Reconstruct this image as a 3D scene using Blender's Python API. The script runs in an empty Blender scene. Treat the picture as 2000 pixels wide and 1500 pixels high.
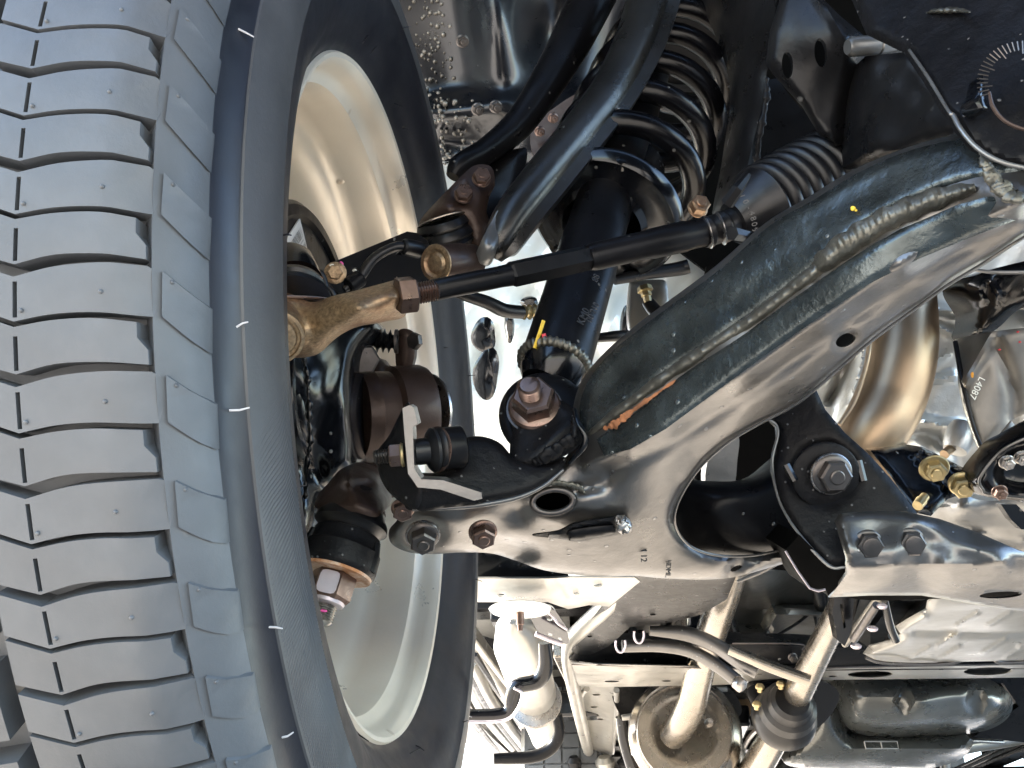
import bpy, math, random
import numpy as np
from mathutils import Vector, Matrix
from mathutils.geometry import delaunay_2d_cdt
rnd = random.Random(7)
S = bpy.context.scene
COL = S.collection
# ---------------------------------------------------------------- camera
F = 1900.0                      # focal length in pixels of a 2000 px wide picture
PITCH = math.radians(28)
CAM = Vector((0, 0, 0.06))
CR = Vector((1, 0, 0)); CF = Vector((0, math.cos(PITCH), math.sin(PITCH))); CD = Vector((0, math.sin(PITCH), -math.cos(PITCH)))
cam = bpy.data.cameras.new('camera'); cam.sensor_width = 36; cam.lens = 36 * F / 2000
cam.clip_start = 0.02; cam.clip_end = 900
co = bpy.data.objects.new('camera', cam); COL.objects.link(co); S.camera = co
co.matrix_world = Matrix(((1, 0, 0, CAM.x), (0, -math.sin(PITCH), -math.cos(PITCH), CAM.y), (0, math.cos(PITCH), -math.sin(PITCH), CAM.z), (0, 0, 0, 1)))
# ---------------------------------------------------------------- sky, sun, exposure
SUN_EL, SUN_AZ = math.radians(30), math.radians(300)      # azimuth measured from +Y clockwise: from the left and the rear of the vehicle
W = bpy.data.worlds.new('World'); S.world = W; W.use_nodes = True
nt = W.node_tree; bg = nt.nodes['Background']; sk = nt.nodes.new('ShaderNodeTexSky')
sk.sky_type = 'NISHITA'; sk.sun_disc = False; sk.sun_elevation = SUN_EL; sk.sun_rotation = SUN_AZ
nt.links.new(sk.outputs[0], bg.inputs[0]); bg.inputs[1].default_value = 0.15
sl = bpy.data.lights.new('sun', 'SUN'); sl.energy = 4.0; sl.angle = math.radians(0.5); sl.color = (1, .95, .87)
so = bpy.data.objects.new('sun', sl); COL.objects.link(so)
sd = Vector((math.sin(SUN_AZ) * math.cos(SUN_EL), math.cos(SUN_AZ) * math.cos(SUN_EL), math.sin(SUN_EL)))
so.rotation_euler = sd.to_track_quat('Z', 'Y').to_euler(); so.location = (0, -3, 4)
S.view_settings.view_transform = 'Standard'; S.view_settings.look = 'None'
S.view_settings.exposure = 3.0; S.view_settings.gamma = 1
S.render.engine = 'CYCLES'; S.cycles.max_bounces = 10; S.cycles.diffuse_bounces = 5; S.cycles.glossy_bounces = 5
# ---------------------------------------------------------------- pixel + distance -> place in the world
def P(px, py, d): return CAM + CR * ((px - 1000) * d / F) + CD * ((py - 750) * d / F) + CF * d
def PH(px, py, h):
    r = CR * ((px - 1000) / F) + CD * ((py - 750) / F) + CF
    return CAM + r * ((h - CAM.z) / r.z)
def DH(px, py, h):
    r = CR * ((px - 1000) / F) + CD * ((py - 750) / F) + CF
    return (h - CAM.z) / r.z
def DV(x, y, z): return (CR * x + CD * y + CF * z).normalized()
# ---------------------------------------------------------------- materials
MATS = {}
def mat(name, col, metal=0., rough=.4, var=.0, vs=12., bump=.0, bs=60., col2=None, cs=8., cth=.55, coat=0., rv=.1, spec=.5, specks=0, sps=180., spcol=(.5, .5, .48), dens=.1, wave=None):
    m = bpy.data.materials.new(name); m.use_nodes = True; n = m.node_tree.nodes; l = m.node_tree.links
    b = n['Principled BSDF']; b.inputs['Metallic'].default_value = metal
    b.inputs['Coat Weight'].default_value = coat; b.inputs['Coat Roughness'].default_value = .12
    b.inputs['Specular IOR Level'].default_value = spec
    tc = n.new('ShaderNodeTexCoord'); out = tc.outputs['Object']
    def noise(s, det=4., rg=.6):
        x = n.new('ShaderNodeTexNoise'); x.inputs['Scale'].default_value = s; x.inputs['Detail'].default_value = det
        x.inputs['Roughness'].default_value = rg; l.new(out, x.inputs['Vector']); return x.outputs[0]
    def ramp(src, a, bb):
        x = n.new('ShaderNodeMapRange'); x.inputs[1].default_value = a; x.inputs[2].default_value = bb; l.new(src, x.inputs[0]); return x.outputs[0]
    def mix(f, a, bb):
        x = n.new('ShaderNodeMix'); x.data_type = 'RGBA'
        if isinstance(f, (int, float)): x.inputs[0].default_value = f
        else: l.new(f, x.inputs[0])
        for i, v in ((6, a), (7, bb)):
            if isinstance(v, tuple): x.inputs[i].default_value = (*v, 1)
            else: l.new(v, x.inputs[i])
        return x.outputs[2]
    c = tuple(col)
    if var:
        lo = tuple(v * (1 - var) for v in col); hi = tuple(min(1, v * (1 + var)) for v in col)
        c = mix(ramp(noise(vs), .3, .7), lo, hi)
    if col2: c = mix(ramp(noise(cs, 8., .7), cth - .06, cth + .12), c, tuple(col2))
    h = None
    if specks:
        v = n.new('ShaderNodeTexVoronoi'); v.inputs['Scale'].default_value = sps; l.new(out, v.inputs['Vector'])
        r1 = ramp(v.outputs['Distance'], .26, .16)
        sep = n.new('ShaderNodeSeparateColor'); l.new(v.outputs['Color'], sep.inputs[0])
        r2 = ramp(sep.outputs[0], 1 - dens, 1 - dens + .01)
        mu = n.new('ShaderNodeMath'); mu.operation = 'MULTIPLY'; l.new(r1, mu.inputs[0]); l.new(r2, mu.inputs[1])
        f2 = n.new('ShaderNodeMath'); f2.operation = 'MULTIPLY'; l.new(mu.outputs[0], f2.inputs[0]); f2.inputs[1].default_value = specks
        c = mix(f2.outputs[0], c, tuple(spcol))
    if isinstance(c, tuple): b.inputs['Base Color'].default_value = (*c, 1)
    else: l.new(c, b.inputs['Base Color'])
    if rv:
        rr = n.new('ShaderNodeMapRange'); rr.inputs[1].default_value = .3; rr.inputs[2].default_value = .7
        rr.inputs[3].default_value = max(.03, rough - rv); rr.inputs[4].default_value = min(1, rough + rv)
        l.new(noise(vs * 3.1, 6., .65), rr.inputs[0]); l.new(rr.outputs[0], b.inputs['Roughness'])
    else: b.inputs['Roughness'].default_value = rough
    if wave:
        mp = n.new('ShaderNodeMapping'); l.new(out, mp.inputs[0]); mp.inputs['Rotation'].default_value = wave[1]
        w = n.new('ShaderNodeTexWave'); w.inputs['Scale'].default_value = wave[0]; w.inputs['Distortion'].default_value = 1.2; w.inputs['Detail Scale'].default_value = 3
        l.new(mp.outputs[0], w.inputs['Vector'])
        bw = n.new('ShaderNodeBump'); bw.inputs['Strength'].default_value = .8; bw.inputs['Distance'].default_value = wave[2]
        l.new(w.outputs[1], bw.inputs['Height']); h = bw.outputs[0]
    if bump:
        bm = n.new('ShaderNodeBump'); bm.inputs['Strength'].default_value = 1.; bm.inputs['Distance'].default_value = bump
        l.new(noise(bs, 5., .65), bm.inputs['Height'])
        if h: l.new(h, bm.inputs['Normal'])
        h = bm.outputs[0]
    if specks:
        bm = n.new('ShaderNodeBump'); bm.inputs['Strength'].default_value = .9; bm.inputs['Distance'].default_value = .0006
        l.new(mu.outputs[0], bm.inputs['Height'])
        if h: l.new(h, bm.inputs['Normal'])
        h = bm.outputs[0]
    if h: l.new(h, b.inputs['Normal'])
    MATS[name] = m; return m
mat('tread', (.070, .077, .086), 0, .5, .22, 14, .00012, 420, specks=.4, sps=70, spcol=(.22, .2, .17), dens=.03, spec=.55)
mat('sidewall', (.009, .0095, .014), 0, .42, .2, 10, .0001, 300, spec=.5)  # shade of the inward side put into the colour, far darker than the tread
mat('sidewall_ribbed', (.048, .048, .05), 0, .5, .15, 10, .0001, 400)
mat('rim_paint', (.80, .73, .62), .4, .34, .1, 5, .00008, 300, specks=.35, sps=60, spcol=(.3, .2, .1), dens=.025)
mat('gloss_black', (.003, .0035, .005), .0, .2, .3, 20, .0002, 40, coat=.35, rv=.08, spec=.3, specks=.25, sps=150, dens=.05)
mat('satin_black', (.006, .006, .007), .1, .33, .3, 20, .0002, 90, rv=.08, spec=.17, specks=.25, sps=170, dens=.04)
mat('rough_black', (.007, .007, .008), .1, .42, .3, 30, .0009, 110, rv=.1, spec=.17, specks=.4, sps=260, dens=.12, spcol=(.3, .3, .3))
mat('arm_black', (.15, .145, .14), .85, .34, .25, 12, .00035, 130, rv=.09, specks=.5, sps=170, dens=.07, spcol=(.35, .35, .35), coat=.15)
mat('arm_paint_shaded', (.075, .088, .090), .8, .24, .45, 45, .0006, 170, rv=.1, specks=.5, sps=150, dens=.08, spcol=(.3, .33, .33))  # same coat as arm_black, with its dark and teal reflections put into the colour
mat('weld', (.13, .125, .105), .7, .38, .4, 60, .0012, 110, rv=.12, col2=(.05, .045, .04), cs=60, cth=.6)
mat('cast_brown', (.05, .031, .024), .5, .46, .35, 25, .0004, 160, rv=.1, coat=.1)
mat('bronze_nut', (.17, .115, .095), .85, .33, .3, 50, .0002, 100, rv=.1)
mat('gold_zinc', (.36, .26, .16), .8, .42, .45, 420, .0005, 380, col2=(.3, .17, .1), cs=22, cth=.52, rv=.12)
mat('yellow_zinc', (.46, .37, .2), .9, .42, .2, 40, .0002, 100)
mat('steel', (.38, .36, .34), .95, .3, .25, 50, .0002, 100)
mat('pale_steel', (.62, .55, .58), .8, .42, .1, 50, .0001, 200)
mat('dark_steel', (.10, .09, .085), .8, .35, .3, 40, .0002, 100)
mat('rust', (.30, .12, .05), .1, .75, .5, 90, .001, 150)
mat('rust_scale', (.46, .2, .08), .1, .65, .4, 70, .0006, 150, col2=(.62, .56, .48), cs=35, cth=.5)
mat('rubber', (.007, .007, .008), 0, .36, .2, 20, .0001, 200, spec=.4)
mat('aluminium', (.5, .5, .48), .75, .42, .15, 12, .0008, 90, rv=.1)
mat('exhaust', (.33, .24, .155), .9, .38, .35, 5, .0002, 80, rv=.06)
mat('arm_dark', (.055, .054, .052), .8, .3, .25, 12, .0003, 110, rv=.08, specks=.3, sps=150, dens=.04)
mat('shield', (.22, .21, .19), .7, .42, .35, 14, .0003, 60, col2=(.22, .19, .14), cs=9, cth=.58)
mat('frame_pale', (.42, .41, .38), .65, .34, .15, 8, .0003, 60, rv=.08, specks=.3, sps=50, dens=.03, spcol=(.1, .09, .08))
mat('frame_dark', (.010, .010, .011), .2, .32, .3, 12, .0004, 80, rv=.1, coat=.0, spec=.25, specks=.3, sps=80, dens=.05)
mat('pale_gloss', (.80, .85, .84), .1, .2, .06, 6, .0001, 30, coat=.7, specks=.7, sps=70, dens=.05, spcol=(.3, .33, .33))  # washer white; on the toe panel this colour paints bright reflections
mat('droplet_black', (.005, .005, .006), .0, .16, .3, 20, .0003, 50, coat=1., specks=.6, sps=75, dens=.18, spcol=(.4, .42, .42))
mat('liner', (.004, .005, .008), .0, .3, .4, 8, .0001, 60, coat=.35, spec=.5, rv=.05)
mat('void_black', (.002, .002, .002), .0, .7, .2, 10, spec=.04)  # near-black that stands in for shade in voids and behind holes
mat('can_metal', (.33, .30, .26), .9, .25, .12, 10, .0003, 50, rv=.08)
mat('floor_dark', (.07, .07, .07), .4, .42, .2, 6, .0006, 40)
mat('grey_metal', (.20, .20, .195), .7, .36, .2, 12, .0005, 60)
mat('tank', (.11, .115, .11), .5, .3, .2, 8, .0001, 60, coat=.3)
mat('paper', (.62, .58, .52), 0, .6)
mat('ink', (.07, .06, .05), 0, .6)
mat('grey_ink', (.3, .28, .25), 0, .6)
mat('spring_black', (.003, .003, .004), .0, .24, .3, 20, .0001, 60, rv=.05, spec=.28, specks=.2, sps=150, dens=.04)
mat('stamp', (.09, .09, .09), .7, .35)
mat('yellow_paint', (.8, .55, .05), 0, .5)
mat('red_paint', (.6, .03, .04), 0, .5)
mat('orange_paint', (.85, .38, .04), 0, .5)
mat('pink_paint', (.7, .08, .3), 0, .5)
mat('white_paint', (.8, .8, .72), 0, .5)
mat('teal_paint', (.02, .35, .38), 0, .5)
mat('hair', (.5, .5, .52), 0, .5)
mat('concrete', (.54, .48, .41), 0, .85, .12, 3, .002, 30, spec=.3)
mat('body_paint', (.45, .46, .46), .3, .3, .05, 6, coat=.5)
# ---------------------------------------------------------------- mesh helpers
class MB:
    def __init__(s): s.v = []; s.f = []; s.m = []
    def add(s, vs, fs, mi=0):
        o = len(s.v); s.v += [Vector(v) for v in vs]; s.f += [tuple(i + o for i in f) for f in fs]; s.m += [mi] * len(fs)
def link(name, mb, m, parent=None, angle=38, kind=None, label=None, bevel=0, seg=2):
    me = bpy.data.meshes.new(name)
    org = ORIGIN.get(parent.name, Vector()) if parent else Vector()
    me.from_pydata([tuple(v - org) for v in mb.v], [], mb.f)
    for k in (m if isinstance(m, (list, tuple)) else [m]): me.materials.append(MATS[k])
    if isinstance(m, (list, tuple)): me.polygons.foreach_set('material_index', mb.m)
    me.validate(); me.update()
    import bmesh
    b = bmesh.new(); b.from_mesh(me); bmesh.ops.recalc_face_normals(b, faces=b.faces); b.to_mesh(me); b.free()
    me.shade_smooth(); me.set_sharp_from_angle(angle=math.radians(angle))
    o = bpy.data.objects.new(name, me); COL.objects.link(o)
    if parent: o.parent = parent; ORIGIN[o.name] = org
    if bevel:
        bv = o.modifiers.new('bevel', 'BEVEL'); bv.width = bevel; bv.segments = seg; bv.limit_method = 'ANGLE'; bv.angle_limit = math.radians(35)
    if kind: o['kind'] = kind
    if label: o['label'] = label
    return o
ORIGIN = {}
def thing(name, label, cat, loc, group=None):
    o = bpy.data.objects.new(name, None); COL.objects.link(o); o.location = loc; o.empty_display_size = .02
    o['label'] = label; o['category'] = cat
    if group: o['group'] = group
    ORIGIN[o.name] = Vector(loc); return o
def tag(o, label, cat, group=None):
    o['label'] = label; o['category'] = cat
    if group: o['group'] = group
    return o
def cr(a, n=6, closed=False):
    """Catmull-Rom through rows of numbers."""
    a = np.array(a, float); N = len(a)
    if N < 3 and not closed:
        return np.array([a[0] + (a[-1] - a[0]) * t for t in np.linspace(0, 1, n + 1)])
    out = []
    R = range(N) if closed else range(N - 1)
    for i in R:
        g = (lambda k: a[k % N]) if closed else (lambda k: a[k] if 0 <= k < N else (2 * a[0] - a[1] if k < 0 else 2 * a[-1] - a[-2]))
        p0, p1, p2, p3 = g(i - 1), g(i), g(i + 1), g(i + 2)
        for t in np.arange(n) / n:
            out.append(.5 * (2 * p1 + (p2 - p0) * t + (2 * p0 - 5 * p1 + 4 * p2 - p3) * t * t + (3 * p1 - p0 - 3 * p2 + p3) * t ** 3))
    if not closed: out.append(a[-1])
    return np.array(out)
def sweep(mb, pts, rad, n=16, flat=1., up=None, cap=True, mi=0, sect=None):
    pts = [Vector(p) for p in pts]; N = len(pts)
    T = [(pts[min(i + 1, N - 1)] - pts[max(i - 1, 0)]).normalized() for i in range(N)]
    u = Vector(up) if up else T[0].orthogonal(); u = (u - T[0] * u.dot(T[0])).normalized()
    vs = []
    for i in range(N):
        u = (u - T[i] * u.dot(T[i])).normalized(); w = T[i].cross(u)
        r = rad[i] if hasattr(rad, '__len__') else rad
        if sect: vs += [pts[i] + u * (r * a) + w * (r * b) for a, b in sect]
        else: vs += [pts[i] + u * (r * math.cos(2 * math.pi * k / n)) + w * (r * flat * math.sin(2 * math.pi * k / n)) for k in range(n)]
    if sect: n = len(sect)
    fs = [(i * n + k, i * n + (k + 1) % n, (i + 1) * n + (k + 1) % n, (i + 1) * n + k) for i in range(N - 1) for k in range(n)]
    if cap: fs += [tuple(range(n))[::-1], tuple((N - 1) * n + k for k in range(n))]
    mb.add(vs, fs, mi)
def tubeP(T, name, m, pts, n=16, k=6, flat=1., up=None, label=None, sect=None, mb=None, angle=38):
    """pts rows: px, py, distance, radius in pixels at that distance"""
    a = cr(pts, k); b = mb or MB()
    sweep(b, [P(*r[:3]) for r in a], [r[3] * r[2] / F for r in a], n, flat, up, sect=sect)
    return link(name, b, m, T, label=label, angle=angle) if not mb else None
def tubeH(T, name, m, pts, r, n=12, k=5, mb=None, flat=1., up=None, sect=None, kind=None):
    """pts rows: px, py, height above ground; r metres"""
    a = cr([(*PH(*q),) for q in pts], k); b = mb or MB(); sweep(b, a, r, n, flat, up, sect=sect)
    return link(name, b, m, T, kind=kind) if not mb else None
def lathe(mb, prof, o, ax, n=40, mi=0, close=True, ph=0.):
    """prof rows: distance along ax (m), radius (m)"""
    ax = Vector(ax).normalized(); u = ax.orthogonal().normalized(); w = ax.cross(u); o = Vector(o)
    vs = []
    for s, r in prof:
        r = max(r, 1e-5)
        vs += [o + ax * s + (u * math.cos(ph + 2 * math.pi * k / n) + w * math.sin(ph + 2 * math.pi * k / n)) * r for k in range(n)]
    N = len(prof)
    fs = [(i * n + k, i * n + (k + 1) % n, (i + 1) * n + (k + 1) % n, (i + 1) * n + k) for i in range(N - 1) for k in range(n)]
    if close: fs += [tuple(range(n))[::-1], tuple((N - 1) * n + k for k in range(n))]
    mb.add(vs, fs, mi)
def latheP(T, name, m, p0, p1, prof, n=40, label=None, mb=None, close=True, mi=0, angle=38):
    """prof rows: fraction from p0 to p1, radius in pixels"""
    a, b = P(*p0), P(*p1); L = (b - a).length; d = (p0[2] + p1[2]) / 2
    q = mb or MB(); lathe(q, [(t * L, r * d / F) for t, r in prof], a, b - a, n, mi, close)
    return link(name, q, m, T, label=label, angle=angle) if not mb else None
def bellows(t0, t1, r0, r1, n, amp):
    out = []
    for i in range(n * 6 + 1):
        f = i / (n * 6); out.append((t0 + (t1 - t0) * f, r0 + (r1 - r0) * f + amp * (abs(math.cos(math.pi * f * n)) ** .8 * -2 + 1)))
    return out
def hexnut(mb, o, ax, w, h, n=6, mi=0, flange=0, fh=.0, ph=0., ft=1.0):
    """hexagon across flats w, height h along ax, standing on o, with chamfers"""
    R = w / 2 / math.cos(math.pi / 6)
    s = 0
    if flange:
        lathe(mb, [(0, flange), (fh * .5, flange), (fh, flange * .93), (fh * 1.5, w * .5)], o, ax, 36, mi); s = fh
    lathe(mb, [(s, R * .96), (s + h * .1, R), (s + h * .86, R), (s + h, R * .87)], o, ax, n, mi, True, ph)
def thread(mb, o, ax, r, L, pitch, mi=0, n=20):
    ax = Vector(ax).normalized(); u = ax.orthogonal().normalized(); w = ax.cross(u); o = Vector(o)
    k = int(L / pitch * n * 1); pr = [(0, .87), (.5, 1.)]; vs = []; fs = []
    st = n; turns = max(2, int(L / pitch)); 
    rows = turns * 4 + 1
    for i in range(rows):
        for j in range(st):
            t = i / 4 + j / st
            rr = r * (1 - .24 * abs(2 * (t % 1) - 1)); z = min(L, i / (rows - 1) * L)
            vs.append(o + ax * z + (u * math.cos(2 * math.pi * j / st) + w * math.sin(2 * math.pi * j / st)) * rr)
    vs.append(o + ax * (L + r * .25)); c = len(vs) - 1
    fs = [(i * st + j, i * st + (j + 1) % st, (i + 1) * st + (j + 1) % st, (i + 1) * st + j) for i in range(rows - 1) for j in range(st)]
    for j in range(st): vs.append(o + ax * (L + r * .22) + (u * math.cos(2 * math.pi * j / st) + w * math.sin(2 * math.pi * j / st)) * r * .72)
    b = c + 1; e = (rows - 1) * st
    fs += [(e + j, e + (j + 1) % st, b + (j + 1) % st, b + j) for j in range(st)]
    fs += [(b + j, b + (j + 1) % st, c) for j in range(st)]
    mb.add(vs, fs, mi)
def boltP(T, p, ax, wpx, m='dark_steel', hpx=None, flange=1.25, end=.5, name='bolt', ph=.2, tlen=.5, label=None, washer=None):
    """hex head or nut of width wpx at pixel p facing ax; end = shank radius fraction showing on top"""
    s = p[2] / F; w = wpx * s; h = (hpx or wpx * .5) * s; o = P(*p); b = MB(); ax = Vector(ax)
    if washer:
        wb = MB(); lathe(wb, [(-.0015, washer * s), (.0, washer * s), (.0006, washer * s * .96), (.0008, w * .3)], o, ax, 40)
    hexnut(b, o, ax, w, h, flange=w * .5 * flange if flange else 0, fh=h * .2, ph=ph)
    if end:
        if tlen > .3: thread(b, o + ax.normalized() * (h * 1.1), ax, w * .5 * end, tlen * w, .0015)
        else: lathe(b, [(h * 1.15, w * .5 * end), (h * 1.3, w * .5 * end), (h * 1.36, w * .42 * end)], o, ax, 24)
    r = link(name, b, m, T, angle=28, label=label)
    if washer: link('washer', wb, 'steel', r)
    return r
# thin plate spline for stamped sheet shapes
def tps(ctrl):
    c = np.array(ctrl, float); X = c[:, :2] / 300.; n = len(c)
    def U(r2): return np.where(r2 > 0, r2 * np.log(r2 + 1e-12), 0.)
    K = U(((X[:, None] - X[None]) ** 2).sum(2)); Pm = np.hstack([np.ones((n, 1)), X])
    A = np.zeros((n + 3, n + 3)); A[:n, :n] = K + np.eye(n) * 1e-3; A[:n, n:] = Pm; A[n:, :n] = Pm.T
    w = np.linalg.lstsq(A, np.concatenate([c[:, 2], [0, 0, 0]]), rcond=None)[0]
    def f(q):
        q = np.asarray(q, float)[:, :2] / 300.
        return U(((q[:, None] - X[None]) ** 2).sum(2)) @ w[:n] + w[n] + q @ w[n + 1:]
    return f
def seg_dist(q, poly, closed=True):
    q = np.asarray(q, float); p = np.asarray(poly, float)
    a = p if closed else p[:-1]; b = np.roll(p, -1, 0) if closed else p[1:]
    best = np.full(len(q), 1e9)
    for i in range(len(a)):
        d = b[i] - a[i]; L = max(d @ d, 1e-9); t = np.clip(((q - a[i]) @ d) / L, 0, 1)
        best = np.minimum(best, np.hypot(*(q - a[i] - t[:, None] * d).T))
    return best
def inside(q, poly):
    q = np.asarray(q, float); p = np.asarray(poly, float); r = np.zeros(len(q), bool); j = len(p) - 1
    for i in range(len(p)):
        c = ((p[i, 1] > q[:, 1]) != (p[j, 1] > q[:, 1])) & (q[:, 0] < (p[j, 0] - p[i, 0]) * (q[:, 1] - p[i, 1]) / (p[j, 1] - p[i, 1] + 1e-12) + p[i, 0])
        r ^= c; j = i
    return r
def dense(poly, step, smooth):
    p = np.array(poly, float)
    if smooth:
        L = np.hypot(*(np.roll(p, -1, 0) - p).T).mean(); p = cr(p, max(1, int(round(L / step))), True)
        return p
    out = []
    for i in range(len(p)):
        a, b = p[i], p[(i + 1) % len(p)]; k = max(1, int(round(np.hypot(*(b - a)) / step)))
        out += [a + (b - a) * t / k for t in range(k)]
    return np.array(out)
def ellipse(cx, cy, rx, ry, rot=0, n=24):
    t = np.arange(n) * 2 * np.pi / n; c, s = math.cos(rot), math.sin(rot)
    x = rx * np.cos(t); y = ry * np.sin(t); return np.stack([cx + x * c - y * s, cy + x * s + y * c], 1)
def fill(outline, holes, step):
    bnd = [outline] + list(holes); pts = []; edges = []
    for b in bnd:
        o = len(pts); pts += [tuple(x) for x in b]; edges += [(o + i, o + (i + 1) % len(b)) for i in range(len(b))]
    lo = outline.min(0); hi = outline.max(0)
    gx, gy = np.meshgrid(np.arange(lo[0] + step / 2, hi[0], step), np.arange(lo[1] + step / 2, hi[1], step * .87))
    gx = gx + (np.arange(gx.shape[0]) % 2)[:, None] * step / 2
    g = np.stack([gx.ravel(), gy.ravel()], 1)
    if len(g):
        k = inside(g, outline)
        for h in holes: k &= ~inside(g, h)
        g = g[k]
        if len(g):
            k = np.ones(len(g), bool)
            for b in bnd: k &= seg_dist(g, b) > step * .55
            g = g[k]
        pts += [tuple(x) for x in g]
    r = delaunay_2d_cdt([Vector(p) for p in pts], edges, [], 0, 1e-5)
    v = np.array([tuple(x) for x in r[0]]); f = r[2]
    c = np.array([v[list(t)].mean(0) for t in f]); k = inside(c, outline)
    for h in holes: k &= ~inside(c, h)
    return v, [tuple(t) for t, kk in zip(f, k) if kk], [h for h in bnd]
def sheet(T, name, m, outline, ctrl, th=.003, holes=(), step=10, smooth=True, roll=0., rollw=9., bumps=(), ridges=(), bulge=0., height=False, label=None, angle=40, ret=False, noise=0., hroll=0.):
    """A pressed or cast piece: outline and holes in pixels, shape given by (px, py, distance) controls; th = real thickness."""
    ol = dense(outline, step, smooth); hs = [np.array(h, float) for h in holes]
    v, tris, bnd = fill(ol, hs, step)
    f = tps([(c[0], c[1], DH(*c) if height else c[2]) for c in ctrl]) if len(ctrl) > 2 else (lambda q: np.full(len(q), ctrl[0][2]))
    d = f(v); e = seg_dist(v, ol)
    if roll: d = d + roll * np.exp(-(e / rollw) ** 1.5)
    if hroll:
        for h in hs: d = d + hroll * np.exp(-(seg_dist(v, h) / rollw) ** 1.5)
    if bulge: d = d - bulge * (1 - np.exp(-e / rollw))
    for cx, cy, rx, ry, rot, amp, p in bumps:
        c, s = math.cos(rot), math.sin(rot); x = v[:, 0] - cx; y = v[:, 1] - cy
        q = np.sqrt(((x * c + y * s) / rx) ** 2 + ((-x * s + y * c) / ry) ** 2); d = d + amp * np.exp(-q ** p)
    for pts, w, amp in ridges: d = d + amp * np.exp(-(seg_dist(v, cr(pts, 4), False) / w) ** 2)
    if noise:
        ph = rnd.random() * 9
        d = d + noise * (np.sin(v[:, 0] / 23 + ph) * np.cos(v[:, 1] / 19 + 2 * ph) + .6 * np.sin(v[:, 0] / 9 + v[:, 1] / 13))
    n = len(v); V = [P(a[0], a[1], b) for a, b in zip(v, d)]
    B = []
    for q in V: B.append(q + CF * th)
    # boundary edges of the triangulation
    from collections import Counter
    cnt = Counter()
    for t in tris:
        for i in range(3): cnt[tuple(sorted((t[i], t[(i + 1) % 3])))] += 1
    mb = MB(); fs = list(tris) + [tuple(i + n for i in t[::-1]) for t in tris]
    for (a, b), c in cnt.items():
        if c == 1: fs.append((a, b, b + n, a + n))
    mb.add(V + B, fs)
    o = link(name, mb, m, T, angle=angle, label=label)
    return (o, f) if ret else o
def weldP(T, pts, name='weld_bead', m='weld', k=14, amp=.25, n=12, flat=.55):
    a = cr(pts, k); b = MB()
    p1 = rnd.random() * 6; rr = [r[3] * r[2] / F * (1 + amp * (.4 * math.sin(i * .45 + p1) + .35 * math.sin(i * 1.15 + 2 * p1) + rnd.uniform(-.3, .3))) for i, r in enumerate(a)]
    rr[0] *= .4; rr[-1] *= .4
    q = [P(*r[:3]) + Vector((rnd.uniform(-1, 1), rnd.uniform(-1, 1), rnd.uniform(-1, 1))) * rr[i] * .12 for i, r in enumerate(a)]
    sweep(b, q, [x * flat for x in rr], n, flat=1 / flat, up=-CF)
    return link(name, b, m, T, angle=80)
def weld_strip(T, pts, m='weld', name='weld_bead', h=.0035, noise=.0006):
    a = cr(pts, 8); L = []; R = []
    for i, r in enumerate(a):
        q0, q1 = a[max(i - 1, 0)], a[min(i + 1, len(a) - 1)]; t = np.array([q1[0] - q0[0], q1[1] - q0[1]]); t = t / np.hypot(*t); nn = np.array([-t[1], t[0]])
        w = r[3] * (1 + .10 * math.sin(i * .9) + rnd.uniform(-.07, .07))
        L.append((r[0] + nn[0] * w, r[1] + nn[1] * w)); R.append((r[0] - nn[0] * w, r[1] - nn[1] * w))
    rp_ = [([(r[0] - 3, r[1] - r[3] * .8), (r[0] + 4, r[1]), (r[0] - 3, r[1] + r[3] * .8)], 3.0, -.0007 * rnd.uniform(.4, 1.2)) for r in a[2:-2:2]]
    ct = [(r[0], r[1], r[2]) for r in a[::4]] + [(p[0], p[1], r[2] + .0012) for p, r in list(zip(L, a))[::6]] + [(p[0], p[1], r[2] + .0012) for p, r in list(zip(R, a))[::6]]
    return sheet(T, name, m, L + R[::-1], ct, th=.006, step=4, smooth=False, roll=h, rollw=max(4, .5 * a[:, 3].mean()), ridges=rp_, noise=noise * .6, angle=60)
def textP(T, s, p, size, xd, yd, m='stamp', name='lettering', ext=.0002):
    c = bpy.data.curves.new(name, 'FONT'); c.body = s; c.size = size; c.extrude = ext; c.align_x = 'CENTER'; c.align_y = 'CENTER'
    t = bpy.data.objects.new('letters', c); me = bpy.data.meshes.new_from_object(t); bpy.data.objects.remove(t); bpy.data.curves.remove(c)
    me.materials.clear(); me.materials.append(MATS[m]); o = bpy.data.objects.new(name, me); COL.objects.link(o)
    X = Vector(xd).normalized(); Y = Vector(yd); Y = (Y - X * Y.dot(X)).normalized(); Z = X.cross(Y)
    org = ORIGIN.get(T.name, Vector()); o.parent = T
    o.matrix_local = Matrix.Translation(Vector(p) - org) @ Matrix((X, Y, Z)).transposed().to_4x4()
    return o
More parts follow.
